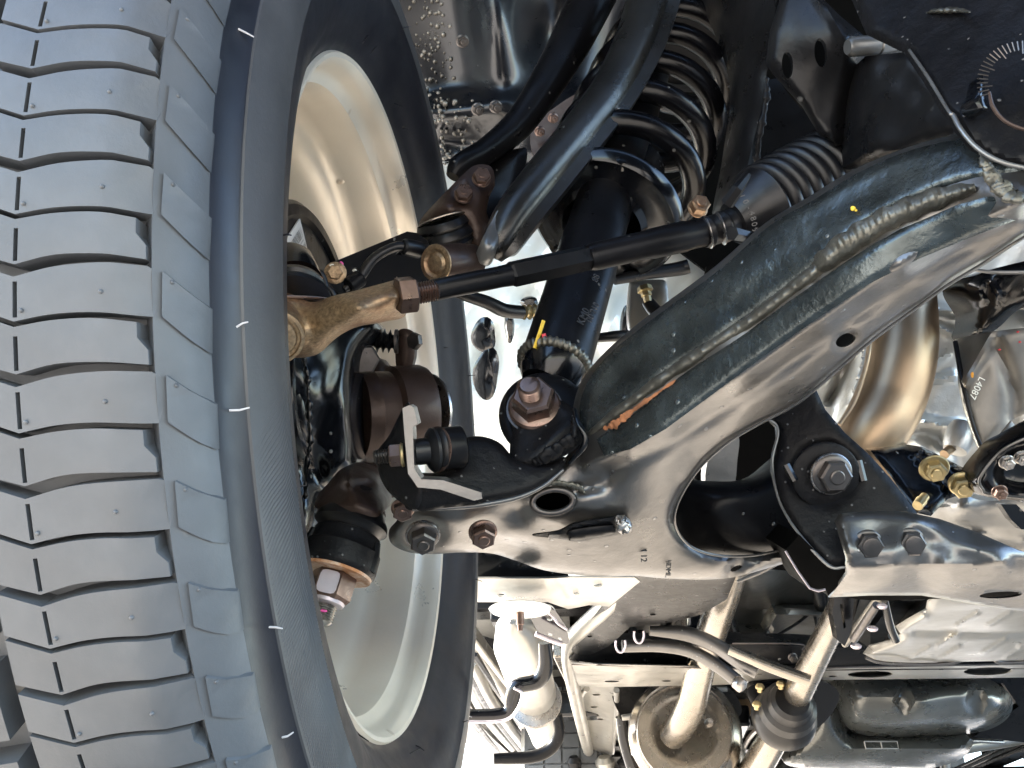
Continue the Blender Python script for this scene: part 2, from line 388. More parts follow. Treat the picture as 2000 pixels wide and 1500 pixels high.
def blob(T, name, m, p, rx, ry=None, th=.0006, xd=None, n=12, label=None):
    """a dab of paint: low dome"""
    ry = ry or rx; b = MB(); o = P(*p); z = (CAM - o).normalized(); x = Vector(xd or CR); x = (x - z * x.dot(z)).normalized(); y = z.cross(x)
    vs = []
    p1, p2 = rnd.random() * 6, rnd.random() * 6
    js = [1 + .12 * math.sin(2 * math.pi * 2 * i / n + p1) + .08 * math.sin(2 * math.pi * 3 * i / n + p2) for i in range(n)]
    for k, (f, hh) in enumerate(((1, -.5), (1, .2), (.6, 1.))):
        for i in range(n): t = 2 * math.pi * i / n; vs.append(o + x * rx * f * js[i] * math.cos(t) + y * ry * f * js[i] * math.sin(t) + z * th * hh)
    fs = [(k * n + i, k * n + (i + 1) % n, (k + 1) * n + (i + 1) % n, (k + 1) * n + i) for k in range(2) for i in range(n)] + [tuple(2 * n + i for i in range(n))]
    b.add(vs, fs); return link(name, b, m, T, label=label)
def boxP(T, name, m, corners_front, depth_vec, bevel=.002, label=None):
    """prism: front polygon of world points pushed along depth_vec"""
    v = [Vector(c) for c in corners_front]; n = len(v); b = MB(); dv = Vector(depth_vec)
    b.add(v + [x + dv for x in v], [tuple(range(n)), tuple(range(2 * n - 1, n - 1, -1))] + [(i, (i + 1) % n, n + (i + 1) % n, n + i) for i in range(n)])
    return link(name, b, m, T, bevel=bevel, label=label)
# ================================================================ ground
g = MB(); R_ = 320.
g.add([(-R_, -R_, 0), (R_, -R_, 0), (R_, R_, 0), (-R_, R_, 0)], [(0, 1, 2, 3)])
o = link('ground', g, 'concrete', kind='structure')
# ================================================================ wheel
ya, pa = .0898, -.0752
A_ = (CR * (math.cos(ya) * math.cos(pa)) + CD * math.sin(pa) + CF * (-math.sin(ya) * math.cos(pa))).normalized()
WC = CAM + CR * -.1952 + CD * .0159 + CF * .7365
Zw = (Vector((0, 0, 1)) - A_ * A_.z).normalized(); Yw = Zw.cross(A_)
WM = Matrix.Translation(WC) @ Matrix((A_, Yw, Zw)).transposed().to_4x4()
wheel = thing('car_wheel', 'front road wheel at the picture left with new grooved tyre and cream painted rim', 'wheel', (0, 0, 0)); wheel.matrix_world = WM
_rs = [(-.1114, .350), (-.106, .3625), (-.098, .372), (-.085, .3785), (-.05, .3825), (0, .385), (.05, .3825), (.085, .3785), (.098, .372), (.106, .3625), (.1092, .3572), (.1110, .3518), (.1114, .350)]
def crown(s): return float(np.interp(s, [a for a, _ in _rs], [b for _, b in _rs]))
def wl(s, r, ph): return Vector((s, -r * math.cos(ph), r * math.sin(ph)))
# carcass
prof = []
for s in np.linspace(-.0925, .0925, 22): prof.append((s, crown(s) - .0115, 0))
prof += [(.0968, crown(.0968) - .004, 0), (.0985, crown(.0985) - .0006, 0), (.102, crown(.102), 0), (.106, .3625, 0), (.1092, .3570, 0), (.1110, .3515, 0), (.1116, .3495, 0), (.1118, .3485, 1),
         (.1126, .3440, 1), (.1150, .3390, 1), (.1180, .3350, 1), (.1186, .3345, 1), (.1196, .3340, 2), (.1225, .3260, 2), (.1250, .3160, 2), (.1256, .3080, 2), (.1250, .3000, 2), (.1246, .2995, 1), (.1225, .2880, 1), (.1180, .2740, 1), (.1120, .2620, 1), (.1060, .2545, 1), (.1055, .2525, 1), (.1010, .2475, 1), (.096, .2400, 1)]
mir = [(-s, r, 1 if m_ != 0 else 0) for s, r, m_ in prof[21:][::-1]]
prof = mir + prof[1:]
n = 160; mb = MB(); vs = []; fs = []; mi = []
for s, r, _ in prof: vs += [wl(s, r, 2 * math.pi * k / n) for k in range(n)]
mb.v = vs
for i in range(len(prof) - 1):
    for k in range(n): mb.f.append((i * n + k, i * n + (k + 1) % n, (i + 1) * n + (k + 1) % n, (i + 1) * n + k)); mb.m.append(prof[i + 1][2] if prof[i][0] > 0 else (1 if prof[i][2] else 0))
tyre = link('tyre', mb, ['tread', 'sidewall', 'sidewall_ribbed'], wheel, angle=32)
ORIGIN[tyre.name] = Vector()
def tread_mesh(name, out, holes=(), lift=0., deep=.0118, step=.006, sgn=1):
    ol = dense([(a, b) for a, b in out], step, False); hs = [np.array(h) for h in holes]
    v, tris, _ = fill(ol * 1, hs, step * 1.3)
    e = seg_dist(v, ol)
    for h in hs: e = np.minimum(e, seg_dist(v, h))
    V = []; n0 = len(v)
    for (s, u), ee in zip(v, e): r = crown(s) + lift - (.0004 if ee < 1e-5 else 0); V.append(wl(s, r, u / .383))
    for s, u in v: V.append(wl(s, crown(s) - deep, u / .383))
    from collections import Counter
    cnt = Counter(tuple(sorted((t[i], t[(i + 1) % 3]))) for t in tris for i in range(3))
    b = MB(); b.add(V, list(tris) + [(a, c, c + n0, a + n0) for (a, c), k in cnt.items() if k == 1])
    me = bpy.data.meshes.new(name); me.from_pydata([tuple(x) for x in b.v], [], b.f); me.materials.append(MATS['tread']); me.update()
    import bmesh
    bb = bmesh.new(); bb.from_mesh(me)
    for f_ in bb.faces: f_.normal_update()
    bmesh.ops.recalc_face_normals(bb, faces=bb.faces)
    bb.to_mesh(me); bb.free()
    me.shade_smooth(); me.set_sharp_from_angle(angle=math.radians(30)); return me
NP = 59; PH0 = .028; YS = 2 * math.pi * .383 / NP / 200
def edge_(p): return [tuple(r) for r in cr(p, 4)]
def su(pts): return [(.0515 + (x - 30) / 5600, -y * YS) for x, y in pts]
def slot(x, y0, y1, w=4.5, sl=0): return np.array(su([(x - w + sl, y0), (x + w + sl, y0), (x + w - sl, y1), (x - w - sl, y1)]))
m1 = tread_mesh('tread_block', su([(-62, -28), (28, 5)] + edge_([(28, 5), (100, -3), (180, -3), (266, 7)])[1:] + [(266, 36), (284, 60)] + edge_([(284, 87), (200, 78), (110, 76), (30, 90)]) + [(-62, 62)]), [slot(31, 22, 84)])
m2 = tread_mesh('tread_block', su([(-62, 82), (28, 113)] + edge_([(28, 113), (110, 98), (200, 95), (286, 100)])[1:] + [(300, 108), (306, 150), (294, 197)] + edge_([(268, 195), (180, 186), (100, 186), (28, 195)]) + [(-62, 162)]), [slot(31, 122, 188)])
m3 = tread_mesh('shoulder_pad', su([(312, 108), (372, 168), (368, 262), (310, 196)]), lift=.0022, deep=.001, step=.004)
m4 = tread_mesh('tread_block', [(-.024, -.0010), (.027, .0045), (.027, .0350), (-.024, .0300)], step=.008)
for i in range(NP):
    ph = 2 * math.pi * i / NP
    for me, half in ((m1, 0), (m2, 0), (m3, 0), (m4, 0), (m1, 1), (m2, 1), (m3, 1)):
        vis = math.cos(ph) > -.2
        if half and not vis: continue
        b = bpy.data.objects.new(me.name.split('.')[0], me); COL.objects.link(b); b.parent = tyre
        a0 = -(ph + PH0)
        M0 = Matrix.Rotation(a0, 4, 'X')
        if half: M0 = M0 @ Matrix.Rotation(math.pi, 4, 'Y') @ Matrix.Scale(1, 4) if False else M0 @ Matrix.Rotation(math.pi, 4, Vector((0, -1, 0)))
        b.matrix_local = M0
# moulding nubs on tread and spew hairs on the side
nb = MB()
for i in range(NP):
    ph = 2 * math.pi * i / NP
    if math.cos(ph) < .2: continue
    for x, y in ((205, 150), (325, 128), (45, 176)):
        s, u = su([(x, y)])[0]; a = ph + u / .383; r = crown(s) + (.0016 if x == 325 else 0)
        c = wl(s, r, a + PH0); nn = wl(0, 1, a + PH0)
        lathe(nb, [(-.0005, .0009), (.0004, .0008), (.0007, .0005), (.0008, .0001)], c, nn, 8)
no = link('moulding_nubs', nb, 'tread', wheel); no.parent = wheel; no['kind'] = 'stuff'
for k in range(46):
    ph = 2 * math.pi * (k + .4 * rnd.random()) / 46
    s, r, dr = rnd.choice([(.117, .336, .006), (.114, .341, .006), (.1246, .299, .004), (.108, .257, .004)])
    b = MB(); c = wl(s, r, ph); e = c + Vector((rnd.uniform(.004, .009), 0, 0)) + wl(0, rnd.uniform(-.003, .005), ph) + Vector((0, rnd.uniform(-.002, .002), rnd.uniform(-.002, .002)))
    sweep(b, [c, (c + e) / 2 + Vector((0, 0, rnd.uniform(-.0006, .0006))), e], [.0005, .00045, .0003], 6)
    h = link('rubber_hair', b, 'hair' if s < .12 and s > .11 else 'sidewall', None); h.parent = tyre
# fine moulded ridges on the lower sidewall band
b = MB(); NR = 860
band = [(.1200, .3325), (.1225, .3260), (.1250, .3160), (.1256, .3080), (.1250, .3005)]
for k in range(NR):
    p0 = 2 * math.pi * k / NR; vs = []
    if math.sin(p0) > -.50: continue
    hh = .0004 * min(1, (-.48 - math.sin(p0)) / .14)
    for j, (s, r) in enumerate(band):
        ph = p0 + .018 * j + (.004 * math.sin(p0 * 37 + j) )
        for dp, up_ in ((-.0012, -.0002), (0, hh), (.0012, -.0002)): vs.append(wl(s + up_, r + up_ * .3, ph + dp * 1.6))
    m_ = len(band); b.add(vs, [(j * 3 + q, j * 3 + q + 1, j * 3 + q + 4, j * 3 + q + 3) for j in range(m_ - 1) for q in (0, 1)])
rd = link('sidewall_ridges', b, 'sidewall_ribbed', None, angle=20); rd.parent = tyre; rd['kind'] = 'stuff'
# rim
rp = [(a_ - .0165, b_) for a_, b_ in [(.110, .2405), (.1165, .2455), (.1190, .2440), (.1180, .2410), (.1140, .2380), (.1090, .2360), (.1040, .2350), (.0990, .2320), (.0960, .2270), (.0900, .2245), (.0700, .2225), (.0620, .2215), (.0560, .2175), (.0500, .2120), (.0300, .2075), (.0100, .2065), (.0030, .2040), (-.002, .2005), (-.030, .1990), (-.055, .1960), (-.068, .185), (-.072, .170), (-.070, .12), (-.066, .075), (-.066, .05)]]
b = MB(); n = 144
vs = [wl(s, r, 2 * math.pi * k / n) for s, r in rp for k in range(n)]; N = len(rp)
back = [(s - .004, r + .005) for s, r in rp]
vs += [wl(s, r, 2 * math.pi * k / n) for s, r in back for k in range(n)]
ff = [(i * n + k, i * n + (k + 1) % n, (i + 1) * n + (k + 1) % n, (i + 1) * n + k) for i in range(N - 1) for k in range(n)]
b.add(vs, ff + [tuple(x + N * n for x in f[::-1]) for f in ff] + [(k, (k + 1) % n, N * n + (k + 1) % n, N * n + k) for k in range(n)])
rim = link('rim', b, 'rim_paint', wheel, angle=30)
b = MB(); lathe(b, [(-.066, .052), (-.058, .052), (-.052, .046), (-.05, .0)], (0, 0, 0), (1, 0, 0), 40, close=False); link('hub_flange', b, 'cast_brown', wheel)
# ================================================================ brake dust shield with sticker
WQ = WM.to_3x3()
def wp(s, y, z): return WM @ Vector((s, y, z))      # place in wheel axes
def WD(x, y, z): return (WQ @ Vector((x, y, z))).normalized()
ds = thing('brake_dust_shield', 'black round brake dust shield with a torn barcode sticker, inside the cream rim', 'dust shield', wp(.02, 0, 0))
b = MB(); lathe(b, [(.006, .1), (.020, .105), (.020, .135), (.0235, .1385), (.0235, .146), (.020, .1495), (.010, .150), (.009, .1485), (.018, .146), (.018, .105), (.004, .098)], wp(.027, 0, 0), A_, 90, close=False)
link('shield_plate', b, 'satin_black', ds)
# barcode sticker on the shield
sp = [wp(.0212, y, z) for y, z in ((.008, .140), (.040, .128), (.060, .102), (.030, .092), (-.005, .098))]
def on_disc(px, py, s=.049):
    r = CR * ((px - 1000) / F) + CD * ((py - 750) / F) + CF; q = wp(s, 0, 0)
    return CAM + r * ((q - CAM).dot(A_) / r.dot(A_))
st = [(586, 427), (600, 484), (589, 504), (548, 486)]
b = MB(); q = [on_disc(*c) for c in st]; dz = A_ * -.0012
b.add(q + [x + dz for x in q], [(0, 1, 2, 3), (7, 6, 5, 4)] + [(i, (i + 1) % 4, 4 + (i + 1) % 4, 4 + i) for i in range(4)])
sticker = link('sticker', b, 'paper', ds, label='torn white paper sticker with a barcode')
b = MB(); q0, q1, q2, q3 = [on_disc(*c, s=.0496) for c in st]
def qd(u, v): return (q3.lerp(q0, v)).lerp(q2.lerp(q1, v), u)
for i in range(26):
    v = .05 + .9 * i / 26; w = rnd.choice((.008, .014, .02)); u0 = .18 if v > .5 else .2
    b.add([qd(.22, v), qd(.56, v), qd(.56, v + w), qd(.22, v + w)], [(0, 1, 2, 3)])
for i in range(34):
    v = .1 + .85 * i / 34; b.add([qd(.76, v), qd(.90, v), qd(.90, v + .012), qd(.76, v + .012)], [(0, 1, 2, 3)])
for i in range(16):
    v = .1 + .8 * i / 16; b.add([qd(.62, v), qd(.67, v), qd(.67, v + .02), qd(.62, v + .02)], [(0, 1, 2, 3)])
bo = link('barcode', b, 'ink', sticker)
# ================================================================ steering knuckle (black casting)
kn = thing('steering_knuckle', 'glossy black cast steering knuckle inside the cream rim, behind the tie rod end', 'knuckle', P(600, 780, .70))
sheet(kn, 'body', 'gloss_black', [(520, 560), (600, 560), (640, 600), (700, 610), (735, 640), (700, 700), (695, 800), (700, 900), (680, 930), (640, 960), (620, 1010), (590, 1080), (570, 1040), (560, 900), (540, 800), (500, 700)],
      [(540, 600, .68), (700, 620, .74), (650, 770, .715), (560, 800, .70), (690, 900, .73), (600, 1000, .70), (600, 700, .705)], th=.05, step=9, roll=.015, rollw=12, noise=.0004,
      bumps=[(560, 780, 60, 120, 0, -.01, 4), (618, 930, 26, 60, -.3, .012, 2)])
b = MB(); c = on_disc(612, 775, .045)
lathe(b, [(-.04, .058), (-.004, .058), (.002, .055), (.002, .048), (-.002, .046), (.003, .043), (.006, .036), (.006, .020), (.004, .016), (.004, .0)], c, A_, 64)
link('hub_bearing_cover', b, 'gloss_black', kn)
weldP(kn, [(592, 690, .665, 5), (600, 740, .665, 5), (603, 800, .665, 6), (606, 860, .665, 5), (598, 910, .668, 5), (596, 975, .67, 4)], name='sealant_bead', m='gloss_black', amp=.7)
tubeP(kn, 'steering_arm', 'gloss_black', [(556, 520, .66, 30), (562, 528, .655, 40), (566, 538, .645, 46), (566, 545, .64, 44)], n=28)
b = MB(); latheP(None, 'x', None, (562, 505, .655), (572, 553, .64), [(-.04, 30), (0, 42), (.15, 49), (.7, 55), (1, 57)], mb=b); link('arm_boss', b, 'gloss_black', kn)
b = MB(); latheP(None, 'x', None, (571, 549, .64), (572, 555, .64), [(0, 57), (.5, 58.5), (1, 57)], mb=b); link('rusty_rim', b, 'rust', kn, label='rusty ring below the arm boss')
blob(kn, 'paint_mark', 'teal_paint', (598, 536, .612), .0022, .0045, label='teal paint dab')
# upright to the upper ball joint
tubeP(kn, 'upper_arm', 'satin_black', [(640, 640, .76, 46), (700, 560, .80, 40), (780, 520, .84, 38), (850, 500, .87, 44), (900, 490, .88, 48)], n=20)
# clamp boss with gold ring
b = MB(); latheP(None, 'x', None, (852, 514, .70), (920, 512, .735), [(0, 33), (.06, 36), (.7, 38), (1, 36)], mb=b, n=40); cb = link('clamp_boss', b, 'cast_brown', kn)
AXB = (P(852, 514, .70) - P(920, 512, .735)).normalized()
b = MB(); lathe(b, [(0, .0138), (.0010, .0134), (.0012, .0105), (.0004, .0098), (-.0006, .0085), (-.0006, .0078), (.0012, .0060), (.0016, 0)], P(852, 514, .698), AXB, 36, close=False); link('gold_ring', b, 'gold_zinc', cb)
# ================================================================ brake caliper
ca = thing('brake_caliper', 'brown cast iron brake caliper behind the black steering arm', 'caliper', P(760, 800, .80))
CA = (P(835, 800, .83) - P(700, 806, .80))
latheP(ca, 'piston_housing', 'cast_brown', (692, 812, .80), (836, 806, .83), [(0, 70), (.03, 88), (.2, 92), (.22, 84), (.45, 84), (.5, 94), (.86, 96), (.93, 92), (.95, 84), (.97, 80)], n=48)
latheP(ca, 'end_cap', 'steel', (830, 806, .829), (838, 806, .832), [(0, 78), (.5, 78), (1, 70), (1.05, 8)], n=40)
sheet(ca, 'bracket', 'cast_brown', [(690, 700), (740, 700), (760, 715), (810, 716), (830, 760), (800, 860), (790, 960), (700, 965), (690, 850)], [(740, 800, .845), (700, 900, .84), (800, 900, .85)], th=.03, step=10, roll=.008, bumps=[(735, 790, 16, 90, 0, -.01, 3)])
sheet(ca, 'slide_bracket', 'cast_brown', [(778, 646), (806, 648), (810, 690), (800, 722), (778, 726), (772, 690)], [(780, 650, .81), (806, 660, .81), (790, 720, .815)], th=.02, step=7, roll=.004, rollw=6)
latheP(ca, 'slide_pin_boot', 'rubber', (733, 664, .80), (778, 668, .80), bellows(0, 1, 20, 17, 4, 5), n=32)
latheP(ca, 'washer', 'dark_steel', (772, 667, .80), (777, 667, .80), [(0, 24), (1, 24)], n=32)
boltP(ca, (806, 666, .805), P(820, 667, .81) - P(800, 666, .80), 30, 'dark_steel', hpx=13, flange=0, end=.0)
boltP(ca, (708, 700, .775), DV(.3, .1, -1), 52, 'dark_steel', hpx=30, flange=1.15, end=0, ph=.3)
latheP(ca, 'bleed_screw', 'bronze_nut', (842, 806, .86), (862, 764, .86), [(0, 9), (.15, 11), (.6, 11), (.62, 7), (1, 6)], n=20)
# ================================================================ tie rod
tr = thing('tie_rod', 'steering tie rod with gold zinc end and brown lock nut crossing to the rubber boot', 'tie rod', P(900, 560, .58))
sheet(tr, 'rod_end', 'gold_zinc', [(500, 575), (560, 572), (600, 588), (622, 588), (650, 578), (700, 566), (770, 547), (774, 545), (786, 608), (740, 624), (690, 633), (660, 646), (640, 660), (605, 690), (560, 697), (500, 690)],
      [(560, 600, .575), (560, 690, .585), (700, 575, .565), (700, 600, .552), (700, 630, .565), (775, 550, .58), (780, 605, .58), (778, 578, .558), (640, 600, .567), (640, 640, .567), (520, 640, .565)], th=.022, step=7, roll=.008, rollw=10,
      bumps=[(550, 655, 52, 38, 0, -.008, 6), (712, 618, 24, 10, -.2, .003, 5), (640, 646, 10, 8, 0, 0.0, 2)])
b = MB(); nd = (CAM - P(556, 655, .56)).normalized() * .9 + CD * .35
lathe(b, [(-.02, .0170), (-.004, .0170), (0, .0165), (.0005, .0145), (-.0010, .0140), (-.001, .0125), (.0010, .0115), (.0018, .009), (.001, .005), (.0014, .003), (.0014, 0)], P(538, 660, .562), nd, 48, close=False)
cap_ = link('socket_cap', b, 'gold_zinc', tr)
textP(tr, '69', P(540, 661, .5585), .0085, CR + CD * .3, -CD + CR * .3, 'gold_zinc', ext=.0006)
latheP(tr, 'socket_boot', 'rubber', (571, 556, .61), (572, 592, .60), [(0, 54), (.15, 62), (.35, 66), (.5, 61), (.6, 66), (.8, 74), (1, 74)], n=48)
latheP(tr, 'clip_ring', 'pale_steel', (573, 583, .60), (573, 587, .60), [(0, 72), (.5, 75), (1, 72)], n=48)
RA = P(1400, 470, .655) - P(790, 578, .58)
latheP(tr, 'lock_nut', 'bronze_nut', (775, 578, .572), (812, 574, .576), [(0, 33), (.06, 37), (.9, 37), (1, 33)], n=6, angle=25)
b = MB(); thread(b, P(810, 574, .577), RA, .0067, .013, .0015, n=24); link('thread', b, 'bronze_nut', tr)
latheP(tr, 'rod', 'satin_black', (842, 568, .582), (1000, 536, .603), [(0, 19), (.02, 21.5), (.85, 21.5), (1, 23)], n=40)
latheP(tr, 'hex_section', 'satin_black', (996, 537, .602), (1152, 503, .622), [(0, 23), (.03, 26), (.97, 26), (1, 25)], n=6, angle=25)
latheP(tr, 'rod_shank', 'satin_black', (1148, 504, .621), (1380, 452, .652), [(0, 24), (.04, 27), (.5, 28), (.54, 30), (.8, 31), (.84, 29), (1, 29)], n=40, angle=20)
# ================================================================ steering rack boot
rb = thing('steering_rack_boot', 'black ribbed rubber steering boot above the big control arm', 'boot', P(1440, 430, .66))
latheP(rb, 'boot_neck', 'rubber', (1372, 456, .650), (1440, 434, .66), [(0, 28), (.1, 31), (.14, 32), (.2, 29), (.5, 29), (.55, 32), (.62, 32), (.66, 30), (.9, 33), (1, 42)], n=48)
for x in (1380, 1406): latheP(rb, 'clamp_ring', 'steel', (x, 455 - (x - 1376) * .26, .651), (x + 3.5, 454 - (x - 1376) * .26, .651), [(0, 31), (.3, 33), (.7, 33), (1, 31)], n=48)
latheP(rb, 'boot_cone', 'rubber', (1432, 436, .658), (1492, 408, .665), [(0, 42), (.3, 58), (.7, 74), (.95, 82), (1, 84), (1.06, 82)], n=56)
for dy in (-1, 1):
    pass
for (a, bq) in (((1420, 398, .62), (1462, 342, .62)), ((1430, 456, .60), (1496, 470, .60))):
    b = MB(); sweep(b, [P(*a), P((a[0] + bq[0]) / 2, (a[1] + bq[1]) / 2, .615), P(*bq)], [.0045, .0038, .002], 6); link('rib', b, 'rubber', rb, angle=30)
rings = []
b = MB(); pth = cr([(1488, 408, .665, 84), (1580, 362, .69, 88), (1680, 316, .72, 87), (1790, 262, .76, 80), (1900, 200, .80, 76)], 60)
nr = 11.5; RR = []
for i, r in enumerate(pth):
    t = i / (len(pth) - 1) * 19; RR.append((r[3] + 9 * (1 - 2 * (1 - abs(math.sin(math.pi * t))) ** 1.6) - 6) * r[2] / F)
sweep(b, [P(*r[:3]) for r in pth], RR, 40); link('bellows', b, 'rubber', rb, angle=70)
tx = [(1449, 383), (1456, 394), (1463, 406), (1468, 416), (1471, 427), (1473, 438), (1474, 449), (1474, 460)]
for ch, (x, y) in zip('10-48099', tx): textP(rb, ch, P(x, y, .6195), .0052, CD + CR * .35, CR - CD * .3, 'stamp', ext=.0004)
# ================================================================ coil-over shock absorber
sh = thing('shock_absorber', 'black shock absorber tube with threaded stud and copper nut at its foot', 'shock absorber', P(1050, 800, .64))
latheP(sh, 'damper_tube', 'satin_black', (1082, 718, .685), (1262, 130, .93), [(0, 56), (.02, 59), (.35, 57.5), (.37, 56), (1, 56)], n=64)
latheP(sh, 'base_cup', 'gloss_black', (1062, 752, .675), (1084, 712, .685), [(0, 46), (.3, 58), (.7, 65), (1, 67)], n=56)
wb = []
c0 = P(1082, 714, .684); ax = (P(1262, 130, .93) - P(1082, 718, .685)).normalized(); u = ax.orthogonal().normalized(); w = ax.cross(u)
b = MB(); q = []; rr = []
for i in range(181):
    t = 2 * math.pi * i / 180; q.append(c0 + (u * math.cos(t) + w * math.sin(t)) * .0244); rr.append(.0036 * (1 + .3 * math.sin(i * 1.3) * rnd.uniform(.3, 1)))
sweep(b, q, rr, 10, flat=.6); link('weld_bead', b, 'weld', sh, angle=70)
b = MB(); latheP(None, 'x', None, (1075, 790, .66), (1050, 830, .64), [(0, 0), (0, 70), (.1, 76), (.9, 76), (1, 70)], mb=b)
sheet(sh, 'lower_eye', 'satin_black', ellipse(1062, 812, 88, 84, 0, 40), [(1062, 740, .655), (980, 820, .63), (1130, 820, .63), (1060, 880, .615)], th=.045, step=9, smooth=False, roll=.004, rollw=9)
NA = DV(-.12, -.5, -1)
b = MB(); thread(b, P(1036, 772, .596), NA + Vector((0, 0, .15)), .0074, .010, .0016, n=24); link('threaded_stud', b, 'bronze_nut', sh)
b = MB(); hexnut(b, P(1044, 796, .608), DV(-.1, -.62, -1), .0235, .014, flange=.0165, fh=.003, ph=.5); link('flange_nut', b, 'bronze_nut', sh, angle=28)
b = MB(); lathe(b, [(-.001, .0178), (.0006, .0178), (.0008, .014)], P(1044, 798, .6095), DV(-.1, -.62, -1), 36); link('washer', b, 'dark_steel', sh)
# stamped figures on the tube
txd = (ax); tyd = -CR
for s_, px, py, sz in (('88', 1164, 543, .0070), ('KM0', 1140, 618, .0080), ('00 210', 1158, 610, .0070)):
    textP(sh, s_, P(px, py, .679 + (px - 1140) * .0003), sz, ax + CR * .12, CR * -1 - CF * .4, 'stamp', ext=.0003)
for i, (y0, y1, mm, wd) in enumerate(((626, 680, 'yellow_paint', 5), (652, 668, 'red_paint', 7))):
    b = MB(); sweep(b, [P(1062 - (y0 - 626) * .33 + (8 if i else 0), y0, .668), P(1062 - (y1 - 626) * .33 + (16 if i else 0), y1 - (8 if i else 0), .668)], wd * .66 / F, 8, flat=.4); link('paint_stripe', b, mm, sh, label='%s paint mark low on the damper tube' % mm.split('_')[0])
# spring
cs = thing('coil_spring', 'thick black coil spring wound round the shock absorber, under the wheel arch', 'spring', P(1240, 330, .85))
c0 = P(1192, 405, .83); c1 = P(1340, 60, 1.04); ax = (c1 - c0).normalized(); u = ax.orthogonal().normalized(); w = ax.cross(u); L = (c1 - c0).length
b = MB(); q = []; nt_ = 6.0
for i in range(int(nt_ * 40) + 1):
    t = i / 40 * 2 * math.pi; f = i / (nt_ * 40); q.append(c0 + ax * (L * f) + (u * math.cos(t) + w * math.sin(t)) * (.063 - .002 * f))
sweep(b, q, .0104, 16); link('coil', b, 'spring_black', cs, angle=60)
b = MB(); lathe(b, [(-.030, .034), (-.024, .038), (-.020, .054), (-.022, .060), (-.018, .064), (-.010, .065), (-.006, .062), (-.008, .048), (.0, .042), (.01, .036), (.06, .034)], c0, ax, 72, close=False); link('lower_perch', b, 'gloss_black', cs)
b = MB(); lathe(b, [(L * .9, .045), (L, .072), (L + .01, .072), (L + .012, .02)], c0, ax, 56); link('upper_seat', b, 'rubber', cs)
for k in range(5):
    t = k * 1.25 + .3; b = MB(); p0 = c0 + (u * math.cos(t) + w * math.sin(t)) * .06 - ax * .016
    lathe(b, [(-.006, .006), (.002, .006), (.003, .004)], p0, (u * math.cos(t) + w * math.sin(t)), 12); link('perch_tab', b, 'gloss_black', cs)
# ================================================================ upper control arm
ua = thing('upper_control_arm', 'black A-shaped upper control arm reaching up beside the coil spring', 'control arm', P(940, 420, .80))
hat = [(1, -.9), (1, -.2), (.35, .35), (.2, .75), (-.2, .95), (-.55, .75), (-.7, .3), (-1, -.2), (-1, -.9)]
tubeP(ua, 'front_leg', 'arm_dark', [(965, 505, .735, 16), (978, 475, .735, 36), (1010, 420, .745, 44), (1065, 350, .765, 46), (1130, 270, .79, 45), (1195, 185, .82, 46), (1240, 100, .85, 48), (1268, 20, .88, 50), (1285, -60, .9, 52)], k=8, up=-CF, sect=[(.9 * a, b_) for a, b_ in [(.1, -1.), (.55, -.85), (.9, -.4), (1, .05), (.72, .42), (.45, .55), (.42, .75), (.42, 1.02), (.3, 1.04), (-.6, 1.), (-.6, -.8)]], angle=50)
tubeP(ua, 'rear_leg', 'satin_black', [(884, 345, .83, 14), (900, 322, .835, 22), (950, 295, .85, 26), (1010, 245, .87, 30), (1060, 175, .89, 34), (1110, 90, .92, 40), (1150, 10, .95, 44), (1180, -50, .97, 44)], k=8, n=24)
sheet(ua, 'gusset', 'satin_black', [(890, 350), (950, 310), (1010, 290), (1030, 300), (1010, 380), (980, 440), (950, 470), (930, 420)], [(900, 350, .86), (1000, 300, .86), (960, 450, .84)], th=.006, step=9, roll=.004)
sheet(ua, 'flattened_tip', 'grey_metal', [(928, 508), (940, 470), (960, 432), (975, 408), (984, 414), (984, 440), (972, 480), (955, 515)], [(930, 505, .718), (980, 412, .732), (960, 480, .712), (984, 440, .735)], th=.01, step=5, roll=.003, rollw=4, noise=.0005)
# upper ball joint
uj = thing('upper_ball_joint', 'brown cast upper ball joint with two sunken bolts and ribbed rubber boot', 'ball joint', P(890, 420, .80))
sheet(uj, 'housing', 'cast_brown', [(828, 420), (870, 375), (905, 340), (930, 322), (958, 325), (966, 350), (955, 375), (950, 410), (960, 450), (945, 490), (915, 480), (905, 440), (870, 425), (832, 445), (818, 440)],
      [(830, 430, .80), (930, 330, .80), (950, 480, .79), (900, 400, .785), (955, 350, .805)], th=.02, step=7, roll=.006, rollw=9, bumps=[(862, 420, 34, 24, -.6, -.010, 4), (905, 380, 22, 22, 0, .004, 4), (940, 348, 22, 22, 0, .004, 4)])
boltP(uj, (905, 381, .783), DV(.15, -.3, -1), 30, 'bronze_nut', flange=1.25, end=.55, tlen=.2)
boltP(uj, (940, 349, .787), DV(.15, -.3, -1), 30, 'bronze_nut', flange=1.25, end=.55, tlen=.2)
latheP(uj, 'dust_boot', 'rubber', (862, 428, .79), (880, 492, .80), [(0, 46), (.08, 50), (.2, 53), (.3, 49), (.38, 54), (.52, 57), (.6, 52), (.7, 56), (.85, 48), (1, 34)], n=48)
latheP(uj, 'clip_ring', 'steel', (862, 430, .79), (863, 433, .79), [(0, 49), (.5, 51), (1, 49)], n=40)
